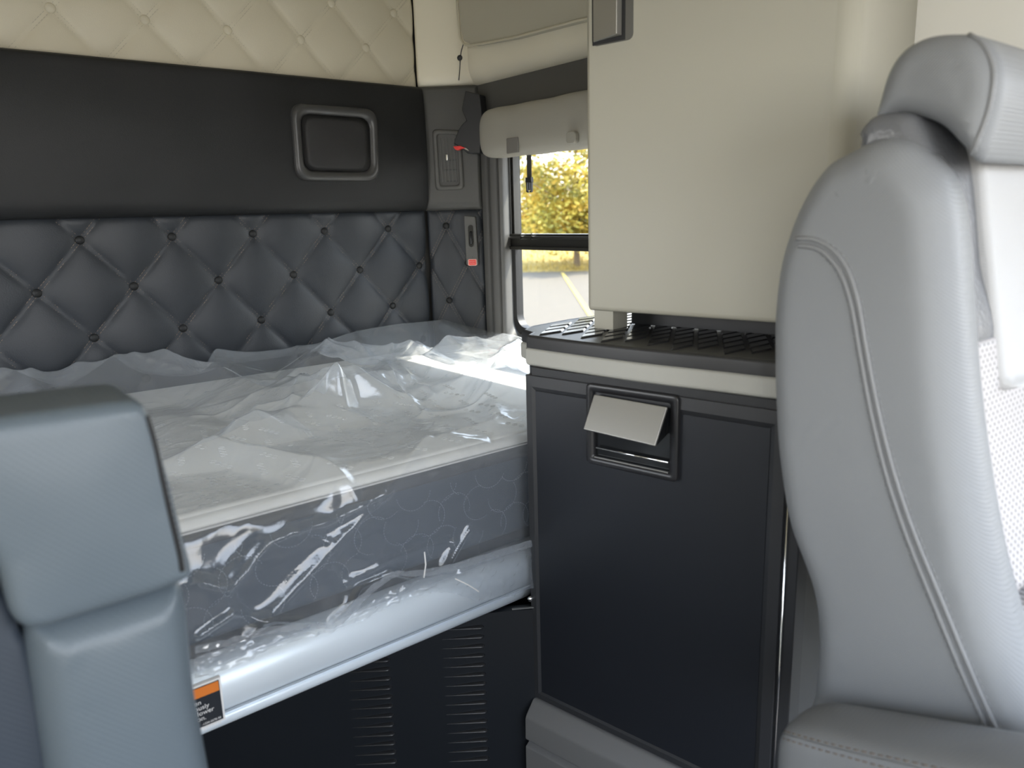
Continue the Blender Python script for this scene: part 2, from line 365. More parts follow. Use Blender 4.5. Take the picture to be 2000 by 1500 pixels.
def tufted_panel(F, name, x0, x1, z0, z1, xb, zb, sx, rz, A, m, mth, mbtn, base, label, step=.0042, edge=.02, btn_r=.011, vis=None, topflat=False):
    t = F.empty(name, label=label, cat='wall panel')
    nx = int((x1-x0)/step); nz = int((z1-z0)/step)
    xs = np.linspace(x0, x1, nx); zs = np.linspace(z0, z1, nz); Xg, Zg = np.meshgrid(xs, zs)
    def hh(x, z):
        h = tuft_surface(x, z, xb, zb, sx, rz, A)
        e = np.minimum(np.minimum(x - x0, x1 - x), np.minimum(z - z0, z1 - z)); e = np.clip(e/edge, 0, 1)
        return h*1.0 - (base)*(1 - np.sqrt(1 - (1 - e)**2))
    H = hh(Xg, Zg)
    V = np.stack([Xg, -H, Zg], -1).reshape(-1, 3)
    Fc = [[j*nx + i, j*nx + i + 1, (j+1)*nx + i + 1, (j+1)*nx + i] for j in range(nz-1) for i in range(nx-1)]
    n0 = len(V); V = V.tolist()
    # skirt back to the wall
    bd = [i for i in range(nx)] + [j*nx + nx-1 for j in range(1, nz)] + [(nz-1)*nx + i for i in range(nx-2, -1, -1)] + [j*nx for j in range(nz-2, 0, -1)]
    for i in bd: V.append([V[i][0], .035, V[i][2]])
    nb = len(bd)
    for k in range(nb): Fc.append([bd[k], bd[(k+1) % nb], n0 + (k+1) % nb, n0 + k])
    mesh_obj('padding', V, Fc, m, t, smooth=True)
    # stitching: two dashed rows on each seam
    mb = MB(); L = math.hypot(sx/2, rz)
    i0 = int((x0 - xb)/sx) - 2; i1 = int((x1 - xb)/sx) + 3
    for dirn in (1, -1):
        ux, uz = sx/2/L, dirn*rz/L; nxn, nzn = -uz, ux
        for i in range(i0 - 8, i1 + 8):
            ox, oz = xb + i*sx, zb
            for side in (-1, 1):
                s = -1.2
                while s < 1.2:
                    s += .0085
                    cx = ox + ux*s + nxn*.0042*side; cz = oz + uz*s + nzn*.0042*side
                    if not (x0 + .006 < cx < x1 - .006 and z0 + .006 < cz < z1 - .006): continue
                    if vis and not (vis[0] < cx < vis[1]): continue
                    hb = float(hh(np.array(cx), np.array(cz)))
                    M = Matrix.Translation((cx, -hb, cz)) @ Matrix.Rotation(-math.atan2(uz, ux), 4, 'Y')
                    mb.box(-.0028, .0028, -.0006, .0004, -.0005, .0005, M)
    mb.build('stitching', mth, t)
    k = 0
    for j in range(-8, 9):
        for i in range(i0, i1):
            bx = xb + i*sx + (sx/2 if j % 2 else 0); bz = zb + j*rz
            if x0 + .012 < bx < x1 - .004 and z0 + .012 < bz < z1 - .012 and (not vis or vis[0] < bx < vis[1]):
                hb = float(hh(np.array(bx), np.array(bz)))
                MB().dome((bx, -hb, bz), btn_r, .007, (0, -1, 0), 16, 5).build('button', mbtn, t, smooth=True)
    return t
tufted_panel(FB, 'tufted_wall_panel', -.70, 1.332, -.46, .026, .351, -.029, .2115, .119, .012, BLKT, THB, BLK, .012,
             'black diamond-tufted vinyl panel with covered buttons, on the back wall directly above the bunk', vis=(.0, 1.4))
tufted_panel(FB, 'tufted_headliner_panel', -.70, 1.325, .388, 1.04, .361, .489, .2, .106, .009, BEI, THBE, BEI, .012,
             'beige diamond-tufted vinyl panel with covered buttons at the top of the back wall', vis=(.0, 1.4), btn_r=.012, edge=.010)
# corner panels follow the chamfer
cw = .185
bxl, bzl = FC.px(870, 441, -.008); bx3, bz3 = FC.px(880, 588, -.008)
tufted_panel(FC, 'tufted_corner_panel', .004, cw, -.46, .026, bxl, bzl, .2115*.62, .119, .008, BLKT, THB, BLK, .012,
             'narrow black diamond-tufted panel on the rounded corner beside the bunk window', step=.003)

def plain_panel(F, name, x0, x1, z0, z1, m, dep, rb, rt, label, rs=.02, step=.012, parent=None, sag=0., cat='wall panel'):
    xs = sorted(set([x0 + rs*(1-math.cos(PI/2*i/6)) for i in range(7)] + list(np.linspace(x0+rs, x1-rs, max(3, int((x1-x0)/step/2)))) + [x1 - rs*(1-math.cos(PI/2*i/6)) for i in range(7)]))
    zs = sorted(set([z0 + rb*(1-math.cos(PI/2*i/8)) for i in range(9)] + list(np.linspace(z0+rb, z1-rt, 24)) + [z1 - rt*(1-math.cos(PI/2*i/8)) for i in range(9)]))
    xs = [x for i, x in enumerate(xs) if i == 0 or x - xs[i-1] > 5e-4 or i == len(xs)-1]; zs = [z for i, z in enumerate(zs) if i == 0 or z - zs[i-1] > 4e-4 or i == len(zs)-1]
    V = []; nx = len(xs)
    for z in zs:
        for x in xs:
            e = 1.
            for d, r in ((x-x0, rs), (x1-x, rs), (z-z0, rb), (z1-z, rt)):
                q = min(1, max(0, d/r)); e *= math.sqrt(max(0, 1-(1-q)**2))**.9
            wv = .0022*noise.noise(Vector((x*7, z*9, 3))) + sag*math.sin((z-z0)/(z1-z0)*PI)
            V.append((x, -(dep*e + wv*e), z))
    Fc = [[j*nx+i, j*nx+i+1, (j+1)*nx+i+1, (j+1)*nx+i] for j in range(len(zs)-1) for i in range(nx-1)]
    n0 = len(V); nz = len(zs)
    bd = [i for i in range(nx)] + [j*nx + nx-1 for j in range(1, nz)] + [(nz-1)*nx + i for i in range(nx-2, -1, -1)] + [j*nx for j in range(nz-2, 0, -1)]
    for i in bd: V.append((V[i][0], .035, V[i][2]))
    for k in range(len(bd)): Fc.append([bd[k], bd[(k+1) % len(bd)], n0 + (k+1) % len(bd), n0 + k])
    o = mesh_obj(name, V, Fc, m, None, smooth=True)
    if parent is not None: o.parent = parent
    else: o.location = F.o; o.rotation_euler = (0, 0, F.rz); setp(o, label, cat)
    return o
plain_panel(FB, 'padded_wall_panel', -.70, 1.335, .022, .392, BLK, .030, .035, .012, 'smooth black padded vinyl band across the back wall holding the speaker', sag=.012, rs=.012)
plain_panel(FC, 'padded_corner_panel', .002, cw, .022, .392, mat('corner_vinyl', (.060, .060, .057), .45, bump='leather', bs=.2, scale=420), .022, .03, .012, 'smooth dark corner panel around the air vent', rs=.012)
plain_panel(FC, 'headliner_corner_panel', -.004, cw + .02, .392, 1.04, BEI2, .028, .03, .012, 'smooth beige headliner panel curving round the upper corner', rs=.012, cat='headliner panel')

# --- speaker
def px_rect(F, pts, d=0): a = [F.px(x, y, d) for x, y in pts]; return a
t = FB.empty('wall_speaker', label='black speaker with rounded-square bezel set in the padded back wall', cat='speaker')
c = [FB.px(568, 199, -.05), FB.px(738, 213, -.05), FB.px(743, 355, -.05), FB.px(580, 353, -.05)]
def quad_round(c, r, n=6, ins=0.):
    """rounded quadrilateral from corners TL,TR,BR,BL"""
    P = [Vector((p[0], p[1])) for p in c]; cen = sum(P, Vector((0, 0)))/4; out = []
    if ins:
        Q = []
        for i in range(4):
            a = (P[i-1]-P[i]).normalized(); b = (P[(i+1) % 4]-P[i]).normalized(); Q.append(P[i] + (a+b)*ins)
        P = Q
    for i in range(4):
        a = (P[i-1]-P[i]).normalized(); b = (P[(i+1) % 4]-P[i]).normalized()
        p0 = P[i]+a*r; p1 = P[i]+b*r
        for k in range(n+1):
            s = k/n; out.append((1-s)**2*p0 + 2*s*(1-s)*P[i] + s*s*p1)
    return out
rings = []
for ins, dep, rr in ((0, -.02, .042), (0, -.044, .042), (.004, -.052, .040), (.012, -.055, .038), (.022, -.050, .034), (.027, -.043, .032), (.028, -.035, .032)):
    rings.append([(p.x, dep, p.y) for p in quad_round(c, rr, 8, ins)])
MB().loft(rings, True, False).build('bezel', mat('speaker_bezel', (.05, .05, .05), .32), t, smooth=True)
gr = quad_round(c, .032, 8, .0275); cen = sum(gr, Vector((0, 0)))/len(gr)
rings = [[(cen.x + (p.x-cen.x)*k, -.045 - .004*(1-k*k), cen.y + (p.y-cen.y)*k) for p in gr] for k in (1, .8, .55, .3, .06)]
MB().loft(rings, True, True).build('grille', mat('speaker_grille', (.022, .022, .023), .6, bump='dots', bs=1, scale=330), t, smooth=True)

# --- air vent on the corner
t = FC.empty('air_vent', label='black louvred air vent with chrome thumb tab on the corner panel', cat='air vent')
d = -.026
c = [FC.px(844, 252, d), FC.px(900, 254, d), FC.px(907, 370, d), FC.px(851, 373, d)]
rings = [[(p.x, dep, p.y) for p in quad_round(c, rr, 6, ins)] for ins, dep, rr in ((0, -.015, .016), (0, -.026, .016), (.003, -.031, .015), (.012, -.031, .012), (.014, -.028, .012), (.014, -.012, .012))]
MB().loft(rings, True, False).build('bezel', DKG, t, smooth=True)
q = quad_round(c, .011, 6, .013)
MB().loft([[(p.x, -.014, p.y) for p in q], [(p.x, -.004, p.y) for p in q]]).build('duct', BPL, t)
c2 = [Vector(p) for p in c]; 
def bil(u, v):
    a = c2[0].lerp(c2[1], u); b = c2[3].lerp(c2[2], u); return a.lerp(b, v)
for u in (.26, .38, .5, .62, .74):
    a = bil(u, .14); b = bil(u, .86); MB().tube([(a.x, -.026, a.y), (b.x, -.026, b.y)], .0011, 5).build('slat', MDG, t)
for v in (.15, .21, .36, .50, .66, .85):
    a = bil(.24, v); b = bil(.78, v); MB().box(min(a.x, b.x), max(a.x, b.x), -.022, -.016, (a.y+b.y)/2-.0018, (a.y+b.y)/2+.0018).build('cross_slat', BPL, t)
a = bil(.47, .46); MB().box(a.x-.003, a.x+.003, -.036, -.02, a.y-.009, a.y+.009).build('tab', CHR, t, bevel=.001)

# --- switch plate with red label
t = FC.empty('switch_plate', label='narrow dark plate with an oval rocker switch and a red label, on the tufted corner', cat='switch')
d = -.020
c = [FC.px(906, 421, d), FC.px(929, 423, d), FC.px(935, 518, d), FC.px(911, 518, d)]
rings = [[(p.x, dep, p.y) for p in quad_round(c, .006, 5, ins)] for ins, dep in ((0, .0), (0, -.021), (.0015, -.023))]
MB().loft(rings).build('plate', DKG, t, bevel=.0004)
c2 = [Vector(p) for p in c]
a = bil(.52, .40)
ov = [(a.x + .0085*math.cos(q)*1.0, a.y + (.026 if math.sin(q) > 0 else -.026)*1 + .0085*math.sin(q)) for q in [2*PI*k/24 for k in range(24)]]
MB().loft([[(p[0], -.0235, p[1]) for p in ov], [(a.x+(p[0]-a.x)*.8, -.021, a.y+(p[1]-a.y)*.9) for p in ov]]).build('recess', BPG, t)
MB().loft([[(a.x+(p[0]-a.x)*.62, -.020, a.y-.006+(p[1]-a.y)*.62) for p in ov], [(a.x+(p[0]-a.x)*.58, -.029, a.y-.006+(p[1]-a.y)*.6) for p in ov]]).build('rocker', BPL, t, smooth=True)
s = bil(.52, .83); MB().dome((s.x, -.023, s.y), .0022, .001, (0, -1, 0), 8, 2).build('screw', DKG, t)
l = FC.empty('warning_label', label='small red label with a pale border and two printed lines under the rocker switch', cat='label')
a = bil(.52, .94)
MB().prism(rrect(a.x-.0135, a.x+.0135, a.y-.010, a.y+.010, .003), -.0245, -.0232, 'y').build('border', PINK, l)
MB().prism(rrect(a.x-.0115, a.x+.0115, a.y-.008, a.y+.008, .002), -.0250, -.0245, 'y').build('face', RED, l)
text('EMERGENCY', .0042, (a.x, -.0252, a.y+.0012), STAND, PINK, l, ax='CENTER')
text('USE ONLY', .0042, (a.x, -.0252, a.y-.0045), STAND, PINK, l, ax='CENTER')

# --- black release catch with the red tip at the window corner
t = empty('release_catch', (0, 0, 0), 0, 'black plastic catch with a red tip hanging beside the shade and overlapping the vent', 'catch')
def c3(px, py, dist): r = ray(px, py); return Vector(_n(r)*dist)
o2 = [(912, 178), (940, 185), (946, 240), (940, 300), (916, 300), (903, 288), (889, 281), (898, 255), (906, 243), (914, 236), (905, 215)]
FQ = Frame((1.405, 1.95, 0), math.radians(-62))
pl = [FQ.px(x, y, 0) for x, y in o2]
MB().prism([(p[0], p[1]) for p in pl], -.012, .030, 'y').build('body', BPL, t, bevel=.003)
t.location = FQ.o; t.rotation_euler = (0, 0, FQ.rz)
pl = [FQ.px(x, y, -.012) for x, y in ((886, 286), (900, 285), (910, 289), (901, 291), (895, 294), (890, 292))]
MB().prism([(p[0], p[1]) for p in pl], -.017, -.006, 'y').build('tip', RED, t, bevel=.001)
pl = [FQ.px(x, y, -.012) for x, y in ((900, 285), (912, 290), (917, 295), (908, 291))]
MB().prism([(p[0], p[1]) for p in pl], -.014, -.011, 'y').build('spring', CHR, t)

# ------------------------------------------------------------------ bunk window
def s_of(px, py, d=0): return FS.px(px, py, d)
w = MB()          # layered moulding behind/left of the window: vertical ribs
prof = []
for i, (xp, dep) in enumerate(((928, -.004), (934, -.012), (941, -.004), (948, -.002), (954, -.014), (961, -.016), (966, -.006), (974, -.004), (979, -.016), (984, -.018), (987, -.002))):
    prof.append((s_of(xp, 420, dep)[0], dep))
ys = [(p[0], p[1]) for p in prof]
# trim around the window as a picture frame : outer -> inner loft of rounded rectangles in the side-wall plane
xl, xr = s_of(987, 420)[0], .98
zt, zb = .235, -.385
rings = []
for (a, dep, r) in ((.145, .03, .03), (.145, -.004, .03), (.134, -.014, .03), (.122, -.004, .03), (.108, -.002, .03), (.098, -.014, .03), (.084, -.016, .03), (.074, -.006, .03), (.060, -.003, .04), (.050, -.015, .045), (.042, -.017, .045), (.038, -.002, .045)):
    rings.append([(p[0], dep, p[1]) for p in rrect(xl - a + .038, xr + .12, zb - a*.45, zt + a*.6, r, 8)])
rings.append([(p[0], .052, p[1]) for p in rrect(s_of(1001, 420, .052)[0], xr + .12, s_of(1030, 646, .052)[1], zt, .05, 8)])
trim = MB().loft(rings, True, False).build('window_surround', FRM, None, smooth=True)
trim.name = 'trim_window'; trim['kind'] = 'structure'; trim.location = FS.o; trim.rotation_euler = (0, 0, FS.rz)
win = FS.empty('window_1'); win['kind'] = 'structure'
GL = .055
gx0 = s_of(1012, 560, GL)[0]; gz1 = .24; gz0 = s_of(1030, 640, GL)[1]
outer = rrect(gx0 - .028, .95, gz0 - .030, gz1, .055, 8); inner = rrect(gx0, .95 - .02, gz0, gz1 - .02, .040, 8)
MB().loft([ring_xz(outer, GL+.02), ring_xz(outer, GL-.012), ring_xz([((p[0]+q[0])/2, (p[1]+q[1])/2) for p, q in zip(outer, inner)], GL-.018), ring_xz(inner, GL-.008), ring_xz(inner, GL+.02), ring_xz(outer, GL+.02)], True, False).build('rubber_frame', RUBB, win, smooth=False, bevel=.001)
zbar0 = s_of(1080, 489, GL-.02)[1]; zbar1 = s_of(1080, 457, GL-.02)[1]
mb = MB(); mb.box(gx0-.01, .93, GL-.030, GL+.01, zbar0, zbar0+.010).box(gx0-.01, .93, GL-.022, GL+.01, zbar0+.010, zbar1-.014).box(gx0-.012, .93, GL-.034, GL+.01, zbar1-.014, zbar1-.007).box(gx0-.012, .93, GL-.026, GL+.01, zbar1-.006, zbar1)
mb.build('middle_rail', mat('window_rail', (.035, .034, .030), .35, .3), win, bevel=.001)
mb = MB()
for k, (o_, d_) in enumerate(((-.014, -.030), (-.005, -.022), (.003, -.014))): mb.box(gx0+o_-.003, gx0+o_+.003, GL+d_, GL+.01, zbar1, gz1-.01)
mb.build('sash_frame', mat('window_rail', (0, 0, 0)), win, bevel=.0012)
mb = MB(); mb.box(gx0-.006, gx0+.004, GL-.042, GL-.034, zbar1-.012, zbar1-.006)
mb.box(gx0+.06, gx0+.064, GL-.034, GL-.024, zbar1-.016, zbar1+.002).box(gx0+.11, gx0+.114, GL-.034, GL-.024, zbar1-.016, zbar1+.002)
mb.build('clips', CHR, win)
MB().box(gx0-.005, .94, GL-.002, GL+.002, zbar1-.005, gz1-.005).build('upper_pane', GLASS, win)
MB().loft([ring_xz(rrect(gx0-.004, .94, gz0-.004, zbar0+.005, .04, 8), GL+.000), ring_xz(rrect(gx0-.004, .94, gz0-.004, zbar0+.005, .04, 8), GL+.004)]).build('lower_pane', GLASS, win)
# header and lower wall fill
o = MB().box(-.02, .95, -.012, .05, .222, .392).box(-.02, .95, -.004, .05, -1.25, -.41).build('trim_header', DKG, None, bevel=.004); o['kind'] = 'structure'; o.location = FS.o; o.rotation_euler = (0, 0, FS.rz)

# --- rolled shade
t = FS.empty('rolled_window_shade', label='thick dark grey fabric shade rolled up above the bunk window', cat='window shade')
DS = -.075
xs0 = s_of(938, 262, DS)[0]
zb_ = s_of(1000, 304, DS)[1]; zt_ = s_of(1000, 203, DS)[1]
hgt = zt_ - zb_
rings = []
def roll_ring(x, k):
    out = []
    for q in [2*PI*i/40 for i in range(40)]:
        cx = math.copysign(abs(math.cos(q))**.55, math.cos(q)); sz = math.copysign(abs(math.sin(q))**.6, math.sin(q))
        out.append((x, -.048 + cx*.045*k, (zb_+zt_)/2 + sz*hgt/2*k*(1 + .02*math.cos(3*q+x*9))))
    return out
for i in range(9): a = PI/2*i/8; rings.append(roll_ring(xs0 + .045*(1-math.sin(a)) if i else xs0 + .045, max(.05, math.cos(a) if False else math.sin(PI/2*(i+.01)/8)**.7)) if False else roll_ring(xs0 + .05*(1-math.cos(a)), .30 + .70*math.sin(a)**.6))
for x in np.linspace(xs0 + .07, .94, 30): rings.append(roll_ring(x, 1 + .012*math.sin(x*40)))
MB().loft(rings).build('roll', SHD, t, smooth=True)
xa, za = s_of(1002, 293, DS-.02)
MB().box(xa-.028, xa+.022, -.0965, -.090, zb_+.004, zb_+.045).build('patch', mat('shade_patch', (.19, .18, .165), .6), t, bevel=.002)
xa, za = s_of(1118, 268, DS-.02)
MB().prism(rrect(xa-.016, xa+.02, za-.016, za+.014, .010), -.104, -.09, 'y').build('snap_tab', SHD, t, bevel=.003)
t2 = FS.empty('shade_strap', label='dark webbing strap with a side-release buckle hanging from the rolled shade', cat='strap')
xa, za = s_of(1033, 300, -.03); xb_, zb2 = s_of(1034, 352, -.03)
MB().box(xa-.0095, xa+.0095, -.031, -.029, zb2, za+.03).build('webbing', WEB, t2)
bk = MB(); bk.prism([(xa-.012, zb2+.008), (xa+.012, zb2+.008), (xa+.013, zb2-.006), (xa-.013, zb2-.006)], -.035, -.026, 'y')
bk.box(xa-.0115, xa-.008, -.034, -.027, zb2-.032, zb2-.006).box(xa+.008, xa+.0115, -.034, -.027, zb2-.032, zb2-.006).box(xa-.002, xa+.002, -.034, -.027, zb2-.028, zb2-.006).box(xa-.009, xa-.004, -.034, -.027, zb2-.034, zb2-.029).box(xa+.004, xa+.009, -.034, -.027, zb2-.034, zb2-.029)
bk.build('buckle', BPL, t2, bevel=.0008)

# --- beige headliner roll, overhead cover, cord
o = plain_panel(FS, 'headliner_side_panel', .02, .98, .388, 1.04, BEI2, .045, .055, .012, 'smooth beige headliner roll running above the bunk window', rs=.02, cat='headliner panel')
t = FS.empty('overhead_cover', label='beige overhead padded cover with piped edge above the bunk window', cat='storage cover')
dcv = -.075
pts = [s_of(893, 0, dcv), s_of(898, 60, dcv), s_of(903, 80, dcv), s_of(920, 88, dcv), s_of(1000, 74, dcv), s_of(1138, 38, dcv), s_of(1300, 0, dcv)]
pts = [(p[0], p[1]) for p in pts]; pts = pts + [(pts[-1][0], .95), (pts[0][0] + .01, .95)]
MB().prism(pts, -.074, -.03, 'y').build('cover', BEI3, t, bevel=.008, seg=4)
sp_ = smooth_poly([(p[0], -.076, p[1]) for p in pts[:7]], 8, False)
MB().tube(sp_, .0032, 8).build('piping', BEI, t, smooth=True)
t = empty('pull_cord', (0, 0, 0), 0, 'thin black cord with a round toggle hanging below the overhead cover corner', 'cord')
P = [Vector((*onX(px, py, 1.40),)) for px, py in ((905, 86), (901, 100), (899, 115), (898, 135), (896, 157))]
MB().tube(smooth_poly(P, 5, False), .0016, 6).build('cord', BPL, t, smooth=True)
MB().dome(onX(898, 113, 1.395), .0085, .006, (-.8, -.6, 0), 12, 4).build('toggle', BPL, t, smooth=True)

# ------------------------------------------------------------------ bunk: panel, rail, mattress, film
FP = Frame((.872, .992, -1.25), math.radians(-32))
t = FP.empty('bunk_front_panel', label='black panel below the bunk rail, pressed with two columns of louvre slots', cat='panel')
BPM = mat('bunk_panel_black', (.012, .014, .017), .32, bump='noise', bs=.05, scale=600)
MB().box(-1.05, -.036, 0, .02, 0, .518).build('sheet', BPM, t)
def fp(px, py): return FP.px(px, py, -.001)
a_ = fp(1000, 1190); b_ = fp(1044, 1187)
MB().box(a_[0], b_[0], -.002, .002, a_[1]-.001, a_[1]+.001).build('seam', MDG, t)
b_ = fp(1036, 1170); MB().dome((b_[0], -.001, b_[1]), .006, .004, (0, -1, 0), 12, 3).build('bolt', CHR, t, smooth=True)
LV = mat('louvre_black', (.035, .035, .036), .25, .3)
def louvre(xr, z, ln):
    rings = []; n = 12
    for i in range(19):
        u = i/18; x = xr - ln*(1-u); k = (u/.92)**.9 if u < .92 else math.sqrt(max(0, 1-((u-.92)/.08)**2))
        k = max(.02, k)
        rings.append([(x, -.0095*k*math.sin(q) + .001, z + .0048*k*math.cos(q)) for q in [PI*j/(n-1) for j in range(n)]] + [(x, .004, z)])
    return MB().loft(rings)
for k in range(15):
    p = fp(946 + k*.75, 1224 + k*18.3); louvre(p[0], p[1], .088).build('louvre', LV, t, smooth=True)
for k in range(14):
    p = fp(762 + k*1.25, 1290 + k*18.0 - 20); louvre(p[0], p[1], .088).build('louvre', LV, t, smooth=True)
t = empty('bunk_rail', (0, 1.05, -.725), 0, 'brushed aluminium rail along the front edge of the bunk', 'bed rail')
prof = [(.03, -.002), (.006, -.004), (-.002, .004), (-.002, .014), (.0015, .017), (-.006, .022), (-.016, .040), (-.021, .060), (-.020, .078), (-.013, .092), (-.002, .100), (.012, .104), (.03, .105)]
pp = smooth_poly([(a, b) for a, b in prof], 4, False)
MB().loft([[(x, q[0], q[1]) for q in pp] for x in (-.74, -.2, .3, 1.02)]).build('extrusion', ALU, t, smooth=True)
MB().box(-.74, 1.02, -.0175, -.0145, .030, .0315).build('groove', mat('rail_groove', (.5, .55, .6), .45, .3), t)
l = empty('warning_sticker', (0, 0, 0), 0, 'orange and black warning sticker on the bunk rail beside the driver seat', 'sticker')
nv = Vector((0, -1, -.03)).normalized()
lt, lb = onY(430, 1322, 1.028), onY(441, 1404, 1.028)
xr_ = (lt.x + lb.x)/2; zt2, zb3 = lt.z, lb.z; hgt2 = zt2 - zb3; yl = 1.0285
MB().box(xr_-.075, xr_, yl-.0008, yl+.006, zb3, zt2).build('border', WHT, l)
MB().box(xr_-.072, xr_-.003, yl-.0014, yl, zb3+.003, zt2-.003).build('ground', LBK, l)
MB().box(xr_-.071, xr_-.004, yl-.0018, yl-.0004, zt2-.019, zt2-.004).build('band', ORG, l)
for body, k in (('injured when', 0), ('seriously', 1), ('the lower', 2), ('position.', 3), ('equipment', 4.9)):
    xx = {0: .030, 1: .020, 2: .014, 3: .026, 4.9: .006}[k]
    text(body, .0098, (xr_-xx, yl-.0018, zt2-.0295-k*.0085), STAND, WHT, l, ax='RIGHT')
text('-1234-5678-90', .0045, (xr_-.006, yl-.0018, zb3+.0055), STAND, WHT, l, ax='RIGHT')

# mattress
t = empty('mattress', (0, 0, 0), 0, 'white-topped mattress with blue-grey quilted sides lying on the bunk', 'mattress')
ZT, ZB, YF, YB = -.408, -.605, 1.075, 2.07
XL, XR_ = -.72, 1.44
def rr_loft(x0, x1, y0, y1, z0, z1, rv, rz_, n=5):
    rings = []
    for i in range(n+1):
        q = PI/2*i/n; ins = rz_*(1-math.sin(q)); rings.append([(p[0], p[1], z0 + rz_*(1-math.cos(q))) for p in rrect(x0+ins, x1-ins, y0+ins, y1-ins, max(.005, rv-ins))])
    for i in range(n, -1, -1):
        q = PI/2*i/n; ins = rz_*(1-math.sin(q)); rings.append([(p[0], p[1], z1 - rz_*(1-math.cos(q))) for p in rrect(x0+ins, x1-ins, y0+ins, y1-ins, max(.005, rv-ins))])
    return MB().loft(rings)
rr_loft(XL, XR_, YF, YB, ZB, ZT-.018, .06, .022).build('side_panel', MATS_, t, smooth=True)
rr_loft(XL+.001, XR_-.001, YF-.004, YB, ZT-.045, ZT-.022, .06, .010).build('border_tape', MATB, t, smooth=True)
rr_loft(XL+.004, XR_-.004, YF+.004, YB-.004, ZT-.030, ZT-.004, .058, .014).build('pillow_top_edge', MATW, t, smooth=True)
rr_loft(XL+.012, XR_-.012, YF+.022, YB-.012, ZT-.02, ZT, .055, .010).build('pillow_top', MATW, t, smooth=True)
# scalloped quilting on the side, small rings on the top
mb = MB(); x = -.7; row = 0
for row, zc in enumerate((-.46, -.515, -.57)):
    for i in range(40):
        cx = XL + .03 + i*.055*1.0 + (.027 if row % 2 else 0); rr_ = .034
        if cx > 1.05: break
        pts = []
        for k in range(26):
            a = PI*.05 + 2*PI*.62*k/25 + i*1.7 + row; zz = zc + rr_*math.sin(a)*.95; xx = cx + rr_*math.cos(a)
            if zz < ZB + .01 or zz > ZT - .05: pts.append(None); continue
            pts.append((xx, YF - .0006, zz))
        for k in range(0, 25):
            if pts[k] and pts[k+1]:
                a_, b_ = Vector(pts[k]), Vector(pts[k+1]); mb.tube([a_, a_.lerp(b_, .6)], .0007, 4)
mb.build('side_quilting', THM, t)
mb = MB(); r2 = random.Random(3)
for i in range(12):
    for j in range(6):
        cx = .16 + i*.075 + r2.uniform(-.012, .012) + (.03 if j % 2 else 0); cy = YF + .05 + j*.075
        for w_ in range(3 + (i % 2)):
            ccx, ccy = cx + .004*w_*(1 if j % 2 else -1), cy + .017*w_
            pts = [(ccx + .0055*math.cos(q), ccy + .0055*math.sin(q), ZT + .0006) for q in [2*PI*k/9 for k in range(8)]]
            mb.tube(pts, .0010, 4)
mb.build('top_quilting', THW, t)

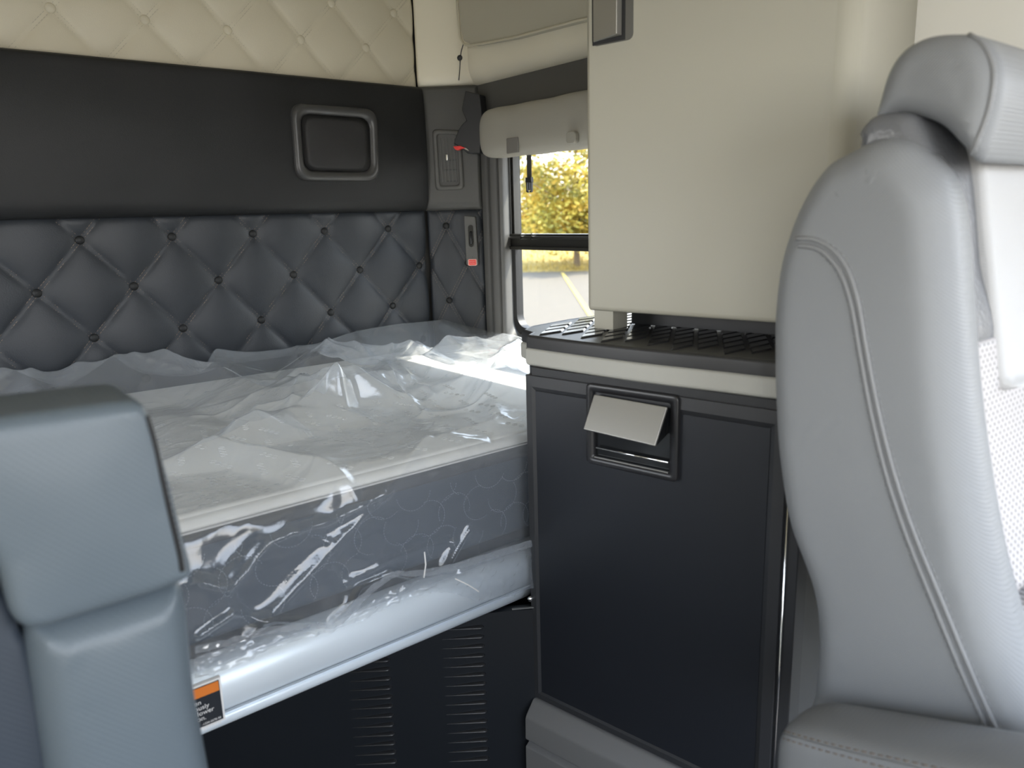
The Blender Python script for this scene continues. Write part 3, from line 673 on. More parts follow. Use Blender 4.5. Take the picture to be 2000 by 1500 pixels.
# ---- plastic film
def sheet():
    pts = []; hs = []
    W_TOP = YB + .015 - (YF - .012)           # arc length of the top part
    Y0 = YB + .015
    def addt(px, py, z):                       # point on the top, height z above the mattress
        p = onZ(px, py, ZT + z); pts.append((p.x, Y0 - p.y)); hs.append(z)
    def adds(px, py, h):                       # point on the front, h outward
        h = h*.4 + .006; p = onY(px, py, YF - .012 - h); pts.append((p.x, W_TOP + (ZT + .004 - p.z))); hs.append(h)
    # back edge standing against the wall
    for px, py in ((-60, 718), (0, 712), (60, 712), (100, 722), (150, 702), (230, 688), (320, 676), (420, 676), (520, 681), (580, 672), (640, 662), (700, 645), (780, 631), (845, 625), (930, 636), (1010, 650)):
        p = onY(px, py, 2.045); pts.append((p.x, Y0 - 2.045)); hs.append(p.z - ZT)
    for px, py, z in ((-40, 745, .03), (60, 742, .02), (130, 722, .055), (220, 735, .02), (300, 712, .06), (420, 705, .075), (380, 735, .015), (470, 735, .055), (600, 700, .075), (560, 738, .06),
                      (600, 745, .02), (660, 690, .145), (632, 712, .112), (692, 708, .118), (650, 745, .078), (610, 765, .06), (640, 662, .10), (740, 722, .075), (790, 765, .030), (830, 785, .022), (575, 790, .05), (590, 735, .08), (700, 790, .03), (640, 800, .015), (690, 740, .085),
                      (500, 795, .085), (470, 835, .02), (560, 792, .055), (530, 870, .02), (680, 797, .035), (515, 835, .05), (620, 850, .012), (760, 830, .008),
                      (345, 880, .02), (410, 860, .045), (500, 872, .040), (620, 890, .035), (690, 900, .020), (440, 920, .006), (560, 950, .006), (380, 800, .02), (330, 810, .03),
                      (870, 650, .135), (800, 660, .10), (745, 672, .09), (930, 655, .12), (820, 692, .075), (915, 690, .10), (830, 738, .035), (905, 735, .06), (955, 700, .105), (985, 680, .13), (1010, 665, .12), (760, 700, .06),
                      (960, 778, .045), (1020, 725, .09), (900, 770, .03), (1000, 760, .06), (1025, 800, .03), (960, 820, .03), (900, 800, .012),
                      (865, 845, .030), (780, 880, .018), (700, 925, .018), (840, 800, .012), (740, 860, .006), (610, 985, .010), (530, 1010, .008), (450, 1000, .006), (390, 1010, .006), (950, 850, .008)):
        addt(px, py, z)
    for px, py, h in ((420, 1040, .004), (450, 1070, .014), (490, 1040, .018), (535, 1033, .052), (510, 1052, .056), (470, 1100, .058), (440, 1131, .060), (390, 1125, .045), (580, 1021, .046), (640, 1006, .042), (700, 980, .034), (740, 957, .030), (560, 1085, .010), (500, 1112, .014), (460, 1155, .012), (850, 905, .012), (980, 870, .012),
                      (600, 1060, .012), (700, 1000, .010), (800, 980, .008), (900, 930, .008), (1000, 960, .012), (1020, 1020, .02), (900, 1040, .012), (930, 1035, .028), (960, 1045, .02), (980, 1000, .010), (800, 1060, .010),
                      (700, 1130, .016), (560, 1130, .012), (480, 1180, .02), (450, 1185, .045), (400, 1225, .03), (520, 1200, .025), (590, 1205, .03), (640, 1200, .03), (760, 1110, .03), (730, 1100, .035), (680, 1170, .045), (850, 1120, .03), (790, 1108, .035), (930, 1090, .02), (1030, 1055, .02)):
        adds(px, py, h)
    U0, U1, V1 = XL - .0, XR_ + .01, W_TOP + .215
    for i in range(int(40)):
        x, v = rng.uniform(U0, .15), rng.uniform(.02, V1 - .01); pts.append((x, v)); hs.append(abs(rng.normal(.02, .02)))
    for i in range(60):
        x, v = rng.uniform(.15, U1), rng.uniform(.03, V1 - .01)
        if min((x-p[0])**2 + (v-p[1])**2 for p in pts) > .085**2: pts.append((x, v)); hs.append(abs(rng.normal(.014, .007)))
    for x in np.linspace(U0, U1, 12): pts.append((x, 0)); hs.append(.03 if x < .9 else .08)
    for x in np.linspace(U0, U1, 16): pts.append((x, V1)); hs.append(.02)
    for v in np.linspace(.1, V1-.1, 7): pts.append((U0, v)); hs.append(.02); pts.append((U1, v)); hs.append(.05 if v < .9 else .01)
    V2, E2, F2, OV, OE, OF = delaunay_2d_cdt([Vector(p) for p in pts], [], [], 0, 1e-5)
    H2 = [hs[o[0]] if o else .01 for o in OV]
    nu, nv = 640, 380
    us = np.linspace(U0, U1, nu); vs = np.linspace(0, V1, nv); G = np.full((nv, nu), .015)
    P2 = np.array([list(v) for v in V2])
    for f in F2:
        a, b, c = P2[f[0]], P2[f[1]], P2[f[2]]; ha, hb, hc = H2[f[0]], H2[f[1]], H2[f[2]]
        i0 = np.searchsorted(us, min(a[0], b[0], c[0])); i1 = np.searchsorted(us, max(a[0], b[0], c[0]), 'right'); j0 = np.searchsorted(vs, min(a[1], b[1], c[1])); j1 = np.searchsorted(vs, max(a[1], b[1], c[1]), 'right')
        if i1 <= i0 or j1 <= j0: continue
        X, Y = np.meshgrid(us[i0:i1], vs[j0:j1]); den = (b[1]-c[1])*(a[0]-c[0]) + (c[0]-b[0])*(a[1]-c[1])
        if abs(den) < 1e-12: continue
        l1 = ((b[1]-c[1])*(X-c[0]) + (c[0]-b[0])*(Y-c[1]))/den; l2 = ((c[1]-a[1])*(X-c[0]) + (a[0]-c[0])*(Y-c[1]))/den; l3 = 1-l1-l2
        m = (l1 >= -1e-6) & (l2 >= -1e-6) & (l3 >= -1e-6)
        # sagging facets: film hangs between its ridges
        sag = .35*(l1*l2 + l2*l3 + l1*l3)*np.maximum(0, max(ha, hb, hc) - min(ha, hb, hc))
        G[j0:j1, i0:i1][m] = (l1*ha + l2*hb + l3*hc - sag)[m]
    def blur(A, n):
        for _ in range(n):
            B = np.pad(A, 1, mode='edge'); A = (B[:-2, 1:-1] + B[2:, 1:-1] + B[1:-1, :-2] + B[1:-1, 2:] + 2*B[1:-1, 1:-1])/6
        return A
    G = blur(G, 9)
    # sharp folds in the film
    UU, VV = np.meshgrid(us, vs)
    def fold(pl, amp, w, side=False):
        Q = []
        for px, py in pl:
            if side: p = onY(px, py, YF - .025); Q.append((p.x, W_TOP + (ZT + .004 - p.z)))
            else: p = onZ(px, py, ZT + .04); Q.append((p.x, Y0 - p.y))
        D = np.full(UU.shape, 9.)
        for (ax, ay), (bx, by) in zip(Q[:-1], Q[1:]):
            dx, dy = bx-ax, by-ay; tt = np.clip(((UU-ax)*dx + (VV-ay)*dy)/(dx*dx+dy*dy+1e-12), 0, 1)
            D = np.minimum(D, np.hypot(UU-ax-dx*tt, VV-ay-dy*tt))
        G[:] = G + amp*np.exp(-(D/w)**1.25)
    for pl, am in (([(570, 795), (600, 750), (660, 692), (700, 710), (745, 725), (790, 765), (830, 785)], .009), ([(500, 795), (560, 792), (680, 797)], .007), ([(500, 795), (475, 830), (450, 860)], .007),
                   ([(345, 885), (410, 862), (500, 873), (620, 890), (690, 902)], .008), ([(835, 842), (760, 885), (690, 930), (610, 985), (540, 1028)], .010), ([(830, 785), (900, 780), (960, 775), (1025, 722)], .010),
                   ([(745, 680), (830, 700), (915, 690), (985, 700)], .009), ([(870, 655), (930, 656), (985, 690), (1020, 725)], .010), ([(0, 742), (220, 735), (470, 738), (600, 748)], .007), ([(480, 720), (600, 705), (740, 722)], .007),
                   ([(760, 700), (800, 740), (850, 765)], .007), ([(380, 800), (450, 790), (520, 770), (590, 745)], .006)):
        fold(pl, am, .011)
    for pl, am in (([(385, 1122), (420, 1131), (445, 1131), (475, 1100), (520, 1047), (575, 1022), (640, 1006), (740, 957)], .016), ([(675, 1130), (760, 1085), (840, 1060), (885, 1052)], .006), ([(885, 1052), (860, 1100)], .007),
                   ([(915, 1030), (875, 1095)], .007), ([(385, 1232), (450, 1185), (500, 1200), (590, 1203)], .010), ([(640, 1210), (700, 1140), (760, 1110), (800, 1118)], .009), ([(930, 1035), (985, 1050), (1025, 1040)], .005), ([(560, 1020), (600, 1045), (640, 1052)], .004)):
        fold(pl, am, .0055, True)
    # fine wrinkles
    for j in range(nv):
        for i in range(nu):
            u, v = us[i], vs[j]
            q = noise.turbulence(Vector((u*6 + v*3, v*9, 1.3)), 3, False)
            s = 1 - abs(noise.noise(Vector((u*5 + v*7 + 2*q, v*6 - u*3, 4.)))); 
            G[j, i] += 0.0012*s**8 + .0008*noise.noise(Vector((u*22, v*30 + u*18, 7)))
    G = np.maximum(G, .0035)
    V = []
    for j in range(nv):
        v = vs[j]
        for i in range(nu):
            h = G[j, i]; x = us[i]
            rc = .03
            if v < W_TOP - rc: p = (x, Y0 - v, ZT + h)
            elif v < W_TOP + rc:
                a = (v - (W_TOP - rc))/(2*rc)*PI/2; cy, cz = YF - .012 + rc, ZT - rc
                p = (x, cy - (rc + h)*math.sin(a), cz + (rc + h)*math.cos(a))
            else: p = (x, YF - .012 - h, ZT + 0 - (v - W_TOP))
            V.append((p[0], min(p[1], 2.085), p[2]))
    Fc = [[j*nu+i, j*nu+i+1, (j+1)*nu+i+1, (j+1)*nu+i] for j in range(nv-1) for i in range(nu-1)]
    return V, Fc
V, Fc = sheet()
t = empty('plastic_mattress_bag', (0, 0, 0), 0, 'crumpled clear plastic bag wrapped over the mattress and hanging down its front', 'plastic bag')
mesh_obj('film', V, Fc, FILM, t, smooth=True)
# sealed hem and the loose flaps over the rail
def ribbon(ptsA, ptsB, name, m, n=10, wob=.002, sub=8):
    A = smooth_poly(ptsA, n, False); B = smooth_poly(ptsB, n, False); V = []; k = len(A)
    for s in range(sub + 1):
        for i in range(k):
            p = Vector(A[i]).lerp(Vector(B[i]), s/sub); w_ = wob*noise.noise(Vector((p.x*70, p.z*90, 2)))
            V.append((p.x, p.y - abs(w_)*1.2, p.z + w_*.3))
    Fc = [[s*k+i, s*k+i+1, (s+1)*k+i+1, (s+1)*k+i] for s in range(sub) for i in range(k-1)]
    return mesh_obj(name, V, Fc, m, t, smooth=True)
yy = 1.012
hemA = [onY(x, y, yy) for x, y in ((1045, 1052), (985, 1070), (920, 1090), (860, 1106), (800, 1115), (760, 1118), (700, 1165), (650, 1210), (600, 1216), (520, 1225), (440, 1248), (380, 1262))]
hemB = [onY(x, y, yy) for x, y in ((1045, 1066), (985, 1084), (920, 1104), (860, 1121), (805, 1126), (768, 1128), (712, 1172), (662, 1222), (605, 1228), (525, 1238), (445, 1261), (380, 1276))]
ribbon(hemA, hemB, 'hem', FILM2, 12, .004, 4)
flA = [onY(x, y, yy+.004) for x, y in ((1045, 1066), (985, 1084), (920, 1104), (860, 1121), (805, 1136), (768, 1150), (700, 1190), (640, 1228), (560, 1238), (470, 1256), (380, 1280))]
flB = [onY(x, y, yy) for x, y in ((1045, 1145), (985, 1165), (930, 1170), (860, 1155), (800, 1165), (755, 1185), (690, 1215), (620, 1240), (540, 1262), (460, 1300), (380, 1325))]
ribbon(flA, flB, 'flap', filmmat('flap_film', .12, .09, .14), 12, .010, 14)
for a, b in (((829, 1078), (828, 1128)), ((889, 1130), (935, 1155))):
    MB().tube([onY(*a, .985), onY((a[0]+b[0])/2+3, (a[1]+b[1])/2, .98), onY(*b, .985)], .0011, 5).build('tag_fastener', WHT, t)

# ------------------------------------------------------------------ cabinets (local x = along the front, y = into it)
def wx(F, p): return F.M @ Vector(p)
KD = .60
t = FK.empty('lower_cabinet', label='black lower cabinet with a framed door, standing between the bunk and the passenger seat', cat='cabinet')
t.location.z = -1.25; t.location = (FK.o.x, FK.o.y, -1.25)
def lz(z): return z + 1.25
SW = .485
bpoly = [(.002, .012), (SW, .012)] + [(p.x, p.y) for p in [FK.I @ Vector(q) for q in ((1.33, .66, 0), (1.45, 1.03, 0), (.86, 1.032, 0))]]
MB().prism(bpoly, lz(-.921), lz(-.262)).build('body', CABF, t, bevel=.003)
dr = empty('door', (0, 0, 0)); 
zt_d, zb_d = lz(-.276), lz(-.920)
def ring4(x0, x1, z0, z1, y): return [(x0, y, z0), (x1, y, z0), (x1, y, z1), (x0, y, z1)]
door = MB().loft([ring4(.0, .470, zb_d, zt_d, .012), ring4(0, .470, zb_d, zt_d, .001), ring4(.001, .469, zb_d+.001, zt_d-.001, 0), ring4(.014, .452, zb_d+.012, zt_d-.020, -.0005), ring4(.020, .444, zb_d+.016, zt_d-.028, .004)]).build('door', CABF, t)
bpy.data.objects.remove(dr)
MB().box(.0198, .4442, .0028, .006, zb_d+.016, zt_d-.028).build('door_panel', CABK, door)
# latch: square bezel, cup and silver paddle
a0 = FK.px(1146, 747, 0); a1 = FK.px(1322, 772, 0); a2 = FK.px(1332, 937, 0); a3 = FK.px(1150, 908, 0)
bx0, bx1 = (a0[0]+a3[0])/2, (a1[0]+a2[0])/2; bz1, bz0 = lz((a0[1]+a1[1])/2), lz((a2[1]+a3[1])/2)
o_ = rrect(bx0, bx1, bz0, bz1, .008); i_ = rrect(bx0+.014, bx1-.014, bz0+.013, bz1-.013, .004)
MB().loft([ring_xz(o_, .004), ring_xz(o_, -.004), ring_xz([((p[0]*.85+q[0]*.15), (p[1]*.85+q[1]*.15)) for p, q in zip(o_, i_)], -.0055), ring_xz(i_, -.0045), ring_xz(i_, .0025)], True, False).build('latch_bezel', mat('latch_bezel', (.022, .022, .024), .3), door, smooth=True)
MB().box(bx0+.013, bx1-.013, .0024, .0045, bz0+.013, bz1-.013).build('latch_cup', BPG, door)
MB().tube([(bx0+.02, -.004, bz0+.030), (bx1-.016, -.004, bz0+.030)], .0022, 8).build('latch_rod', CHR, door, smooth=True)
MB().box(bx0+.016, bx1-.016, -.0052, -.002, bz0+.0125, bz0+.0142).build('latch_lip', SIL, door)
def proj_at(px, py, d):
    x, z = FK.px(px, py, d); return Vector((x, d, lz(z)))
q = [proj_at(1160, 770, -.012), proj_at(1303, 795, -.012), proj_at(1279, 871, -.040), proj_at(1139, 838, -.040)]
nrm = (q[1]-q[0]).cross(q[3]-q[0]).normalized(); 
if nrm.y > 0: nrm = -nrm
V = [p for p in q] + [p - nrm*.005 for p in q]
mesh_obj('paddle', V, [[0, 1, 2, 3], [7, 6, 5, 4], [0, 4, 5, 1], [1, 5, 6, 2], [2, 6, 7, 3], [3, 7, 4, 0]], SIL, door, bevel=.0015)
V = [q[0].lerp(q[1], .01) - nrm*.0055, q[0].lerp(q[1], .99) - nrm*.0055, q[3].lerp(q[2], .99) - nrm*.0055, q[3].lerp(q[2], .01) - nrm*.0055]
V2 = [V[0] + Vector((0, .008, -.004)), V[1] + Vector((0, .008, -.004)), Vector((q[1].x-.004, .002, q[1].z-.045)), Vector((q[0].x+.004, .002, q[0].z-.045))]
mesh_obj('paddle_web', V + V2, [[0, 1, 2, 3], [7, 6, 5, 4], [0, 4, 5, 1], [1, 5, 6, 2], [2, 6, 7, 3], [3, 7, 4, 0]], BPG, door)
# right-hand strip
MB().box(.468, .492, .006, .05, lz(-.921), lz(-.262)).build('side_strip', CABF, t, bevel=.002)
sx_ = FK.px(1541, 1000, .008)[0]
MB().tube([(sx_, .004, lz(-1.2)), (sx_, .004, lz(-.30))], .0022, 8).build('edge_trim', CHR, t, smooth=True)
# grey moulded plinth
t = FK.empty('cabinet_plinth', label='grey stepped plastic moulding at the foot of the black cabinet', cat='plinth'); t.location = (FK.o.x, FK.o.y, -1.25)
prof = [(.02, lz(-.921)), (.0, lz(-.922)), (-.006, lz(-.924)), (-.026, lz(-.944)), (-.030, lz(-.952)), (-.031, lz(-.995)), (-.026, lz(-1.0)), (-.020, lz(-1.002)), (-.020, lz(-1.006)), (-.031, lz(-1.012)), (-.033, lz(-1.25)), (.02, lz(-1.25))]
MB().prism(bpoly, 0, lz(-.922)).build('base', GRB, t)
MB().loft([[(x, p[0], p[1]) for p in prof] for x in (.003, .485)]).build('moulding', GRB, t, bevel=.002)

# countertop tray and rubber mat
def tray_outline(off=0.):
    fr = [onZ(1018, 706, -.256), onZ(1100, 722, -.2585), onZ(1250, 747, -.261), onZ(1400, 767, -.262), onZ(1490, 779, -.262)]
    L_ = [FK.I @ Vector((p.x, p.y, 0)) for p in fr]
    return [(p.x, p.y) for p in L_]
fr = tray_outline(); 
x_r = fr[-1][0] + .03
outline = [(fr[0][0]-.004, .10), (fr[0][0]-.004, fr[0][1]+.03), (fr[0][0]+.004, fr[0][1]+.008)] + [(p[0], p[1]) for p in smooth_poly(fr, 5, False)][1:] + [(x_r - .012, fr[-1][1] + .002), (x_r - .002, fr[-1][1] + .010), (x_r, fr[-1][1] + .03), (x_r, .50)]
lc = [FK.I @ Vector(p) for p in ((.885, 1.085, 0), (.93, 1.112, 0), (1.04, 1.128, 0), (1.44, 1.13, 0))]
outline = [(p.x, p.y) for p in lc[::-1]] + outline[1:]
outline[-1] = (x_r, .44)
def offs(poly, d):
    P = np.array(poly); area = .5*np.sum(P[:, 0]*np.roll(P[:, 1], -1) - np.roll(P[:, 0], -1)*P[:, 1])
    T = np.roll(P, -1, 0) - np.roll(P, 1, 0); T /= np.linalg.norm(T, axis=1)[:, None]
    N_ = np.stack([-T[:, 1], T[:, 0]], 1)*(1 if area > 0 else -1); return [tuple(p) for p in P + N_*d]
t = FK.empty('counter_tray', label='cream bow-fronted tray capping the black cabinet, under the rubber mat', cat='countertop')
MB().loft([[(p[0], p[1], z) for p in offs(outline, i)] for i, z in ((.006, -.262), (.001, -.259), (0, -.256), (0, -.234), (.001, -.232), (.004, -.230))]).build('slab', TRAYW, t)
MB().box(.012, .47, .004, .30, -.276, -.2625).build('neck', BPL, t)
t = FK.empty('rubber_mat', label='black rubber mat with raised slanted tread lying in the cream tray', cat='mat')
MO = offs(outline, .002)
MB().loft([[(p[0], p[1], z) for p in offs(MO, i)] for i, z in ((0, -.230), (0, -.213), (.002, -.209), (.006, -.207), (.010, -.2085))]).build('base', RUB, t, smooth=False, bevel=.001)
IN = offs(MO, .014); mb = MB()
sd = Vector((.793, .609, 0)); pitch = .064; bp_ = .0265
for ci in range(-16, 14):
    ox = ci*pitch
    for k in range(0, 70):
        yv = .40 + k*bp_
        y0_, y1_ = yv, yv + bp_ - .0075
        bq = []
        for (yy_, uu) in ((y0_, .006), (y0_, pitch - .004), (y1_, pitch - .004), (y1_, .006)):
            xx_ = .45 + ox + uu + (yy_ - .40)*sd.x/sd.y; bq.append(FK.I @ Vector((xx_, yy_, 0)))
        cen = sum(bq, Vector())/4
        if all(inside((p.x, p.y), IN) for p in bq):
            bq = [(p.x, p.y) for p in bq]; ctr = (cen.x, cen.y)
            top = [(ctr[0]+(p[0]-ctr[0])*.93, ctr[1]+(p[1]-ctr[1])*.88) for p in bq]
            mb.loft([[(p[0], p[1], -.2085) for p in bq], [(p[0], p[1], -.2055) for p in top]])
mb.build('tread', mat('rubber_tread', (.035, .035, .036), .2), t)

# upper cabinet
OFF = .12
t = FK.empty('upper_cabinet', label='tall cream cabinet hanging above the rubber mat, with a silver latch at its top', cat='cabinet')
ul = FK.px(1143, 300, OFF)[0]; ur = FK.px(1660, 300, OFF)[0]
bl = FK.I @ Vector((1.50, 1.06, 0))
zb_u = -.171
out = []
rr1 = .012; rr2 = .03
for i in range(7): a = PI + PI/2*i/6; out.append((ul + rr1 + rr1*math.cos(a), OFF + rr1 + rr1*math.sin(a)))
for i in range(9): a = -PI/2 + PI/2*i/8; out.append((ur - rr2 + rr2*math.cos(a), OFF + rr2 + rr2*math.sin(a)))
out += [(ur, .46), (ul + .02, .46)]
body = MB().loft([[(p[0], p[1], z) for p in offs(out, i)] for i, z in ((.008, zb_u - .001), (.003, zb_u), (.001, zb_u + .003), (0, zb_u + .008), (0, 1.0))]).build('body', CABW, t, smooth=True)
sm = body.modifiers.new('wn', 'WEIGHTED_NORMAL')
MB().box(ul + .010, ul + .050, OFF + .012, OFF + .06, -.206, zb_u + .002).build('bracket', CABW, t)
MB().box(ul + .035, ur - .01, OFF + .10, OFF + .12, -.2065, zb_u + .002).build('back_board', BPL, t)
# its latch
hx0 = FK.px(1157, 60, OFF)[0]; hx1 = FK.px(1237, 60, OFF)[0]; hz = FK.px(1160, 93, OFF)[1]; hz2 = FK.px(1230, 76, OFF)[1]
h0 = (hz + hz2)/2
MB().loft([ring_xz(rrect(hx0, hx1, h0, .46, .010), OFF - .0012), ring_xz(rrect(hx0, hx1, h0, .46, .010), OFF + .004)]).build('latch_bezel', mat('latch_grey', (.13, .128, .115), .4), t)
px1 = FK.px(1222, 40, OFF)[0]
MB().box(hx0 + .0015, px1, OFF - .0024, OFF + .002, h0 + .0015, .455).build('latch_recess', BPL, t)
pd = FK.px(1204, 40, OFF - .02)[0]; pl_ = FK.px(1158, 40, OFF - .004)[0]
V = [(pl_, OFF - .004, h0 + .006), (pd, OFF - .020, h0 + .008), (pd, OFF - .020, .44), (pl_, OFF - .004, .44), (pl_, OFF - .001, h0 + .006), (pd, OFF - .003, h0 + .008), (pd, OFF - .003, .44), (pl_, OFF - .001, .44)]
mesh_obj('paddle', V, [[0, 1, 2, 3], [7, 6, 5, 4], [0, 4, 5, 1], [1, 5, 6, 2], [2, 6, 7, 3], [3, 7, 4, 0]], SIL, t, bevel=.003, seg=3)

# side trim behind the passenger seat
XP = 1.34
ys = onX(1778, 40, XP).y
o = MB().box(XP, 1.52, ys + .0035, .66, -1.25, 1.04).build('trim_1', TRIMW, None, bevel=.004); o['kind'] = 'structure'
o = MB().box(XP, 1.52, .04, ys - .0035, -1.25, 1.04).build('trim_2', TRIMW, None, bevel=.004); o['kind'] = 'structure'
o = MB().box(XP + .01, 1.50, ys - .01, ys + .01, -1.24, 1.03).build('trim_3', DKG, None); o['kind'] = 'structure'

# ------------------------------------------------------------------ passenger seat
t = empty('passenger_seat', (1.0, .35, -1.25), 0, 'large grey leather seat with perforated centre and an integral headrest, at the right edge', 'seat')
def rel(o): o.matrix_parent_inverse = Matrix.Translation((-1.0, -.35, 1.25)); return o
SXX = .78
def prof(pxs, X): return [(onX(x, y, X).y, onX(x, y, X).z) for x, y in pxs]
rear = [(1688, 266), (1632, 292), (1582, 325), (1535, 400), (1500, 500), (1486, 600), (1484, 700), (1487, 800), (1494, 900), (1515, 1030), (1560, 1160), (1572, 1260), (1565, 1370), (1555, 1500)]
front = [(2100, 1600), (2030, 1430), (1968, 1290), (1925, 1150), (1898, 1020), (1876, 880), (1860, 740), (1850, 600), (1842, 480), (1832, 400), (1815, 350), (1785, 305), (1745, 272)]
side = prof(front, SXX)[::-1] + []
poly = prof(rear, SXX) + prof(front, SXX)
poly = [tuple(p) for p in smooth_poly(poly, 6)]
bol = pillow(poly, SXX, SXX + .105, .046, 'x', bulge=.010, nb=9).build('side_bolster', SEAT, t, smooth=True); rel(bol)
b2 = pillow(poly, SXX + .37, SXX + .465, .024, 'x', bulge=.006).build('side_bolster', SEAT, t, smooth=True); rel(b2)
# centre of the back: a slab whose front sits just behind the bolster fronts
fz = sorted([(onX(x, y, SXX).z, onX(x, y, SXX).y) for x, y in front]); rz_ = sorted([(onX(x, y, SXX).z, onX(x, y, SXX).y) for x, y in rear])
def fy(z): return float(np.interp(z, [a for a, b in fz], [b for a, b in fz]))
def ry(z): return float(np.interp(z, [a for a, b in rz_], [b for a, b in rz_]))
ztop = max(a for a, b in fz)
def slab(x0, x1, z0, z1, front_off, back_off, r, m, name, nz=16, bulge=.004, top_push=0.):
    F_ = [(fy(z) + front_off, z) for z in np.linspace(z0, z1, nz)]; B_ = [(ry(z) - back_off, z) for z in np.linspace(z1, z0, nz)]
    return rel(pillow([tuple(p) for p in F_ + B_], x0, x1, r, 'x', bulge=bulge).build(name, m, t, smooth=True))
# collar (dark glossy leather band over the shoulders, running down beside the pad)
col = prof([(1700, 300), (1702, 262), (1726, 232), (1762, 222), (1806, 226), (1830, 262), (1848, 315), (1859, 400), (1869, 520), (1886, 700), (1700, 700), (1640, 500)], SXX + .075)
rel(pillow([tuple(p) for p in smooth_poly(col, 6)], SXX + .035, SXX + .43, .020, 'x', bulge=.002).build('collar', COLR, t, smooth=True))
# lower perforated centre
slab(SXX + .06, SXX + .41, onX(1965, 1140, SXX+.1).z + .004, onX(1905, 665, SXX+.1).z, .008, .10, .012, SEATP, 'perforated_insert')
slab(SXX + .06, SXX + .41, -.62, onX(1965, 1150, SXX+.1).z - .004, .002, .10, .014, SEATP, 'perforated_insert')
# pad below the headrest
pd_ = prof([(1904, 262), (1906, 300), (1914, 420), (1925, 520), (1938, 650), (1950, 740), (1962, 768), (1800, 760), (1780, 500), (1780, 290)], SXX + .112)
rel(pillow([tuple(p) for p in smooth_poly(pd_, 5)], SXX + .134, SXX + .385, .010, 'x', bulge=.001).build('upper_pad', SEATL, t, smooth=True))
# headrest
hr = prof([(1697, 245), (1706, 200), (1722, 145), (1745, 105), (1775, 80), (1812, 66), (1860, 62), (1900, 66), (1932, 92), (1950, 150), (1940, 220), (1905, 315), (1870, 285), (1830, 245), (1780, 225), (1735, 225)], SXX + .045)
HRm = pillow([tuple(p) for p in smooth_poly(hr, 5)], SXX + .04, SXX + .425, .026, 'x', bulge=.010, nb=7).build('headrest', SEATL if False else SEAT, t, smooth=True); rel(HRm)
# seams laid on the surfaces
def seam_on(o, pxs, r, m, name, off=.0, n=10, dash=None):
    me = o.data; bv = BVHTree.FromPolygons([v.co for v in me.vertices], [list(p.vertices) for p in me.polygons])
    P = []
    for x, y in smooth_poly(pxs, n, False):
        d_ = Vector(ray(x, y)).normalized(); hit = bv.ray_cast(Vector((0, 0, 0)), d_)
        if hit[0] is not None: P.append(hit[0] + d_*(-off))
    if len(P) < 2: return
    mb = MB()
    if dash:
        L = 0; acc = [P[0]]
        # resample
        Q = [P[0]]; 
        for a_, b_ in zip(P[:-1], P[1:]):
            seg_ = (b_-a_).length; n_ = max(1, int(seg_/.001)); Q += [a_.lerp(b_, (k+1)/n_) for k in range(n_)]
        s = 0; i = 0
        while i + 3 < len(Q):
            j = i; L = 0
            while j + 1 < len(Q) and L < dash: L += (Q[j+1]-Q[j]).length; j += 1
            mb.tube([Q[i], Q[j]], r, 5)
            L = 0
            while j + 1 < len(Q) and L < dash*.55: L += (Q[j+1]-Q[j]).length; j += 1
            if j == i: break
            i = j
    else: mb.tube(P, r, 8)
    return rel(mb.build(name, m, o if False else t, smooth=True))
s1 = [(1556, 466), (1590, 468), (1625, 486), (1655, 525), (1675, 585), (1692, 680), (1715, 800), (1745, 920), (1785, 1040), (1840, 1175), (1900, 1320), (1960, 1455)]
s2 = [(1560, 480), (1588, 483), (1615, 498), (1643, 535), (1663, 595), (1680, 690), (1702, 808), (1732, 930), (1772, 1050), (1826, 1185), (1886, 1330), (1946, 1460)]
seam_on(bol, s1, .0030, SEATB, 'seam_cord'); seam_on(bol, s2, .0030, SEATB, 'seam_cord')
seam_on(bol, [(x+7, y-3) for x, y in s1], .0007, THR, 'stitching', dash=.0042)
seam_on(bol, [(x-7, y+3) for x, y in s2], .0007, THR, 'stitching', dash=.0042)
hs_ = [(1890, 66), (1916, 84), (1934, 115), (1940, 155), (1930, 215), (1912, 265), (1898, 300)]
seam_on(HRm, hs_, .0026, SEATB, 'seam_cord'); seam_on(HRm, [(x+6, y) for x, y in hs_], .0008, THR, 'stitching', dash=.0042)
# recline pad / seat base and armrest
MB().box(.80, 1.24, -.12, .40, -1.25 + .0, -.72).build('cushion', SEATB, t, bevel=.04, seg=4); rel(t.children[-1])
rel(pillow(rrect(.28, .42, -.60, -.33, .03, 5), .80, .83, .010, 'x', bulge=.0).build('back_shell', BPL, t, smooth=True))
# armrest
XA0, XA1 = .672, .772
pt = [onX(1512, 1432, XA0), onX(1860, 1506, XA0)]
slope = (pt[1].z - pt[0].z)/(pt[1].y - pt[0].y)
sec = []
yA = pt[0].y + .004
arm = MB(); rings = []
thick = .075
for i, s in enumerate([0, .004, .012, .025, .05, .1, .2, .3, .36]):
    y = yA - s; zt_a = pt[0].z + slope*(y - pt[0].y) + .002; e = math.sqrt(max(0, 1 - (1 - min(1, s/.03))**2)) if s < .03 else 1
    k = .55 + .45*e
    c_z = zt_a - thick/2; hw = (XA1 - XA0)/2
    ring = []
    for q in range(32):
        a = 2*PI*q/32; cx = math.copysign(abs(math.cos(a))**.45, math.cos(a)); cz = math.copysign(abs(math.sin(a))**.45, math.sin(a))
        ring.append(((XA0+XA1)/2 + cx*hw*k, y, c_z + cz*thick/2*k + (.006 if cz > 0 else 0)*(1-cx*cx)))
    rings.append(ring)
ar = rel(arm.loft(rings).build('armrest', SEATB, t, smooth=True))
seam_on(ar, [(1520, 1424), (1580, 1442), (1660, 1462), (1760, 1484), (1860, 1506)], .0008, THB, 'stitching', dash=.0045)
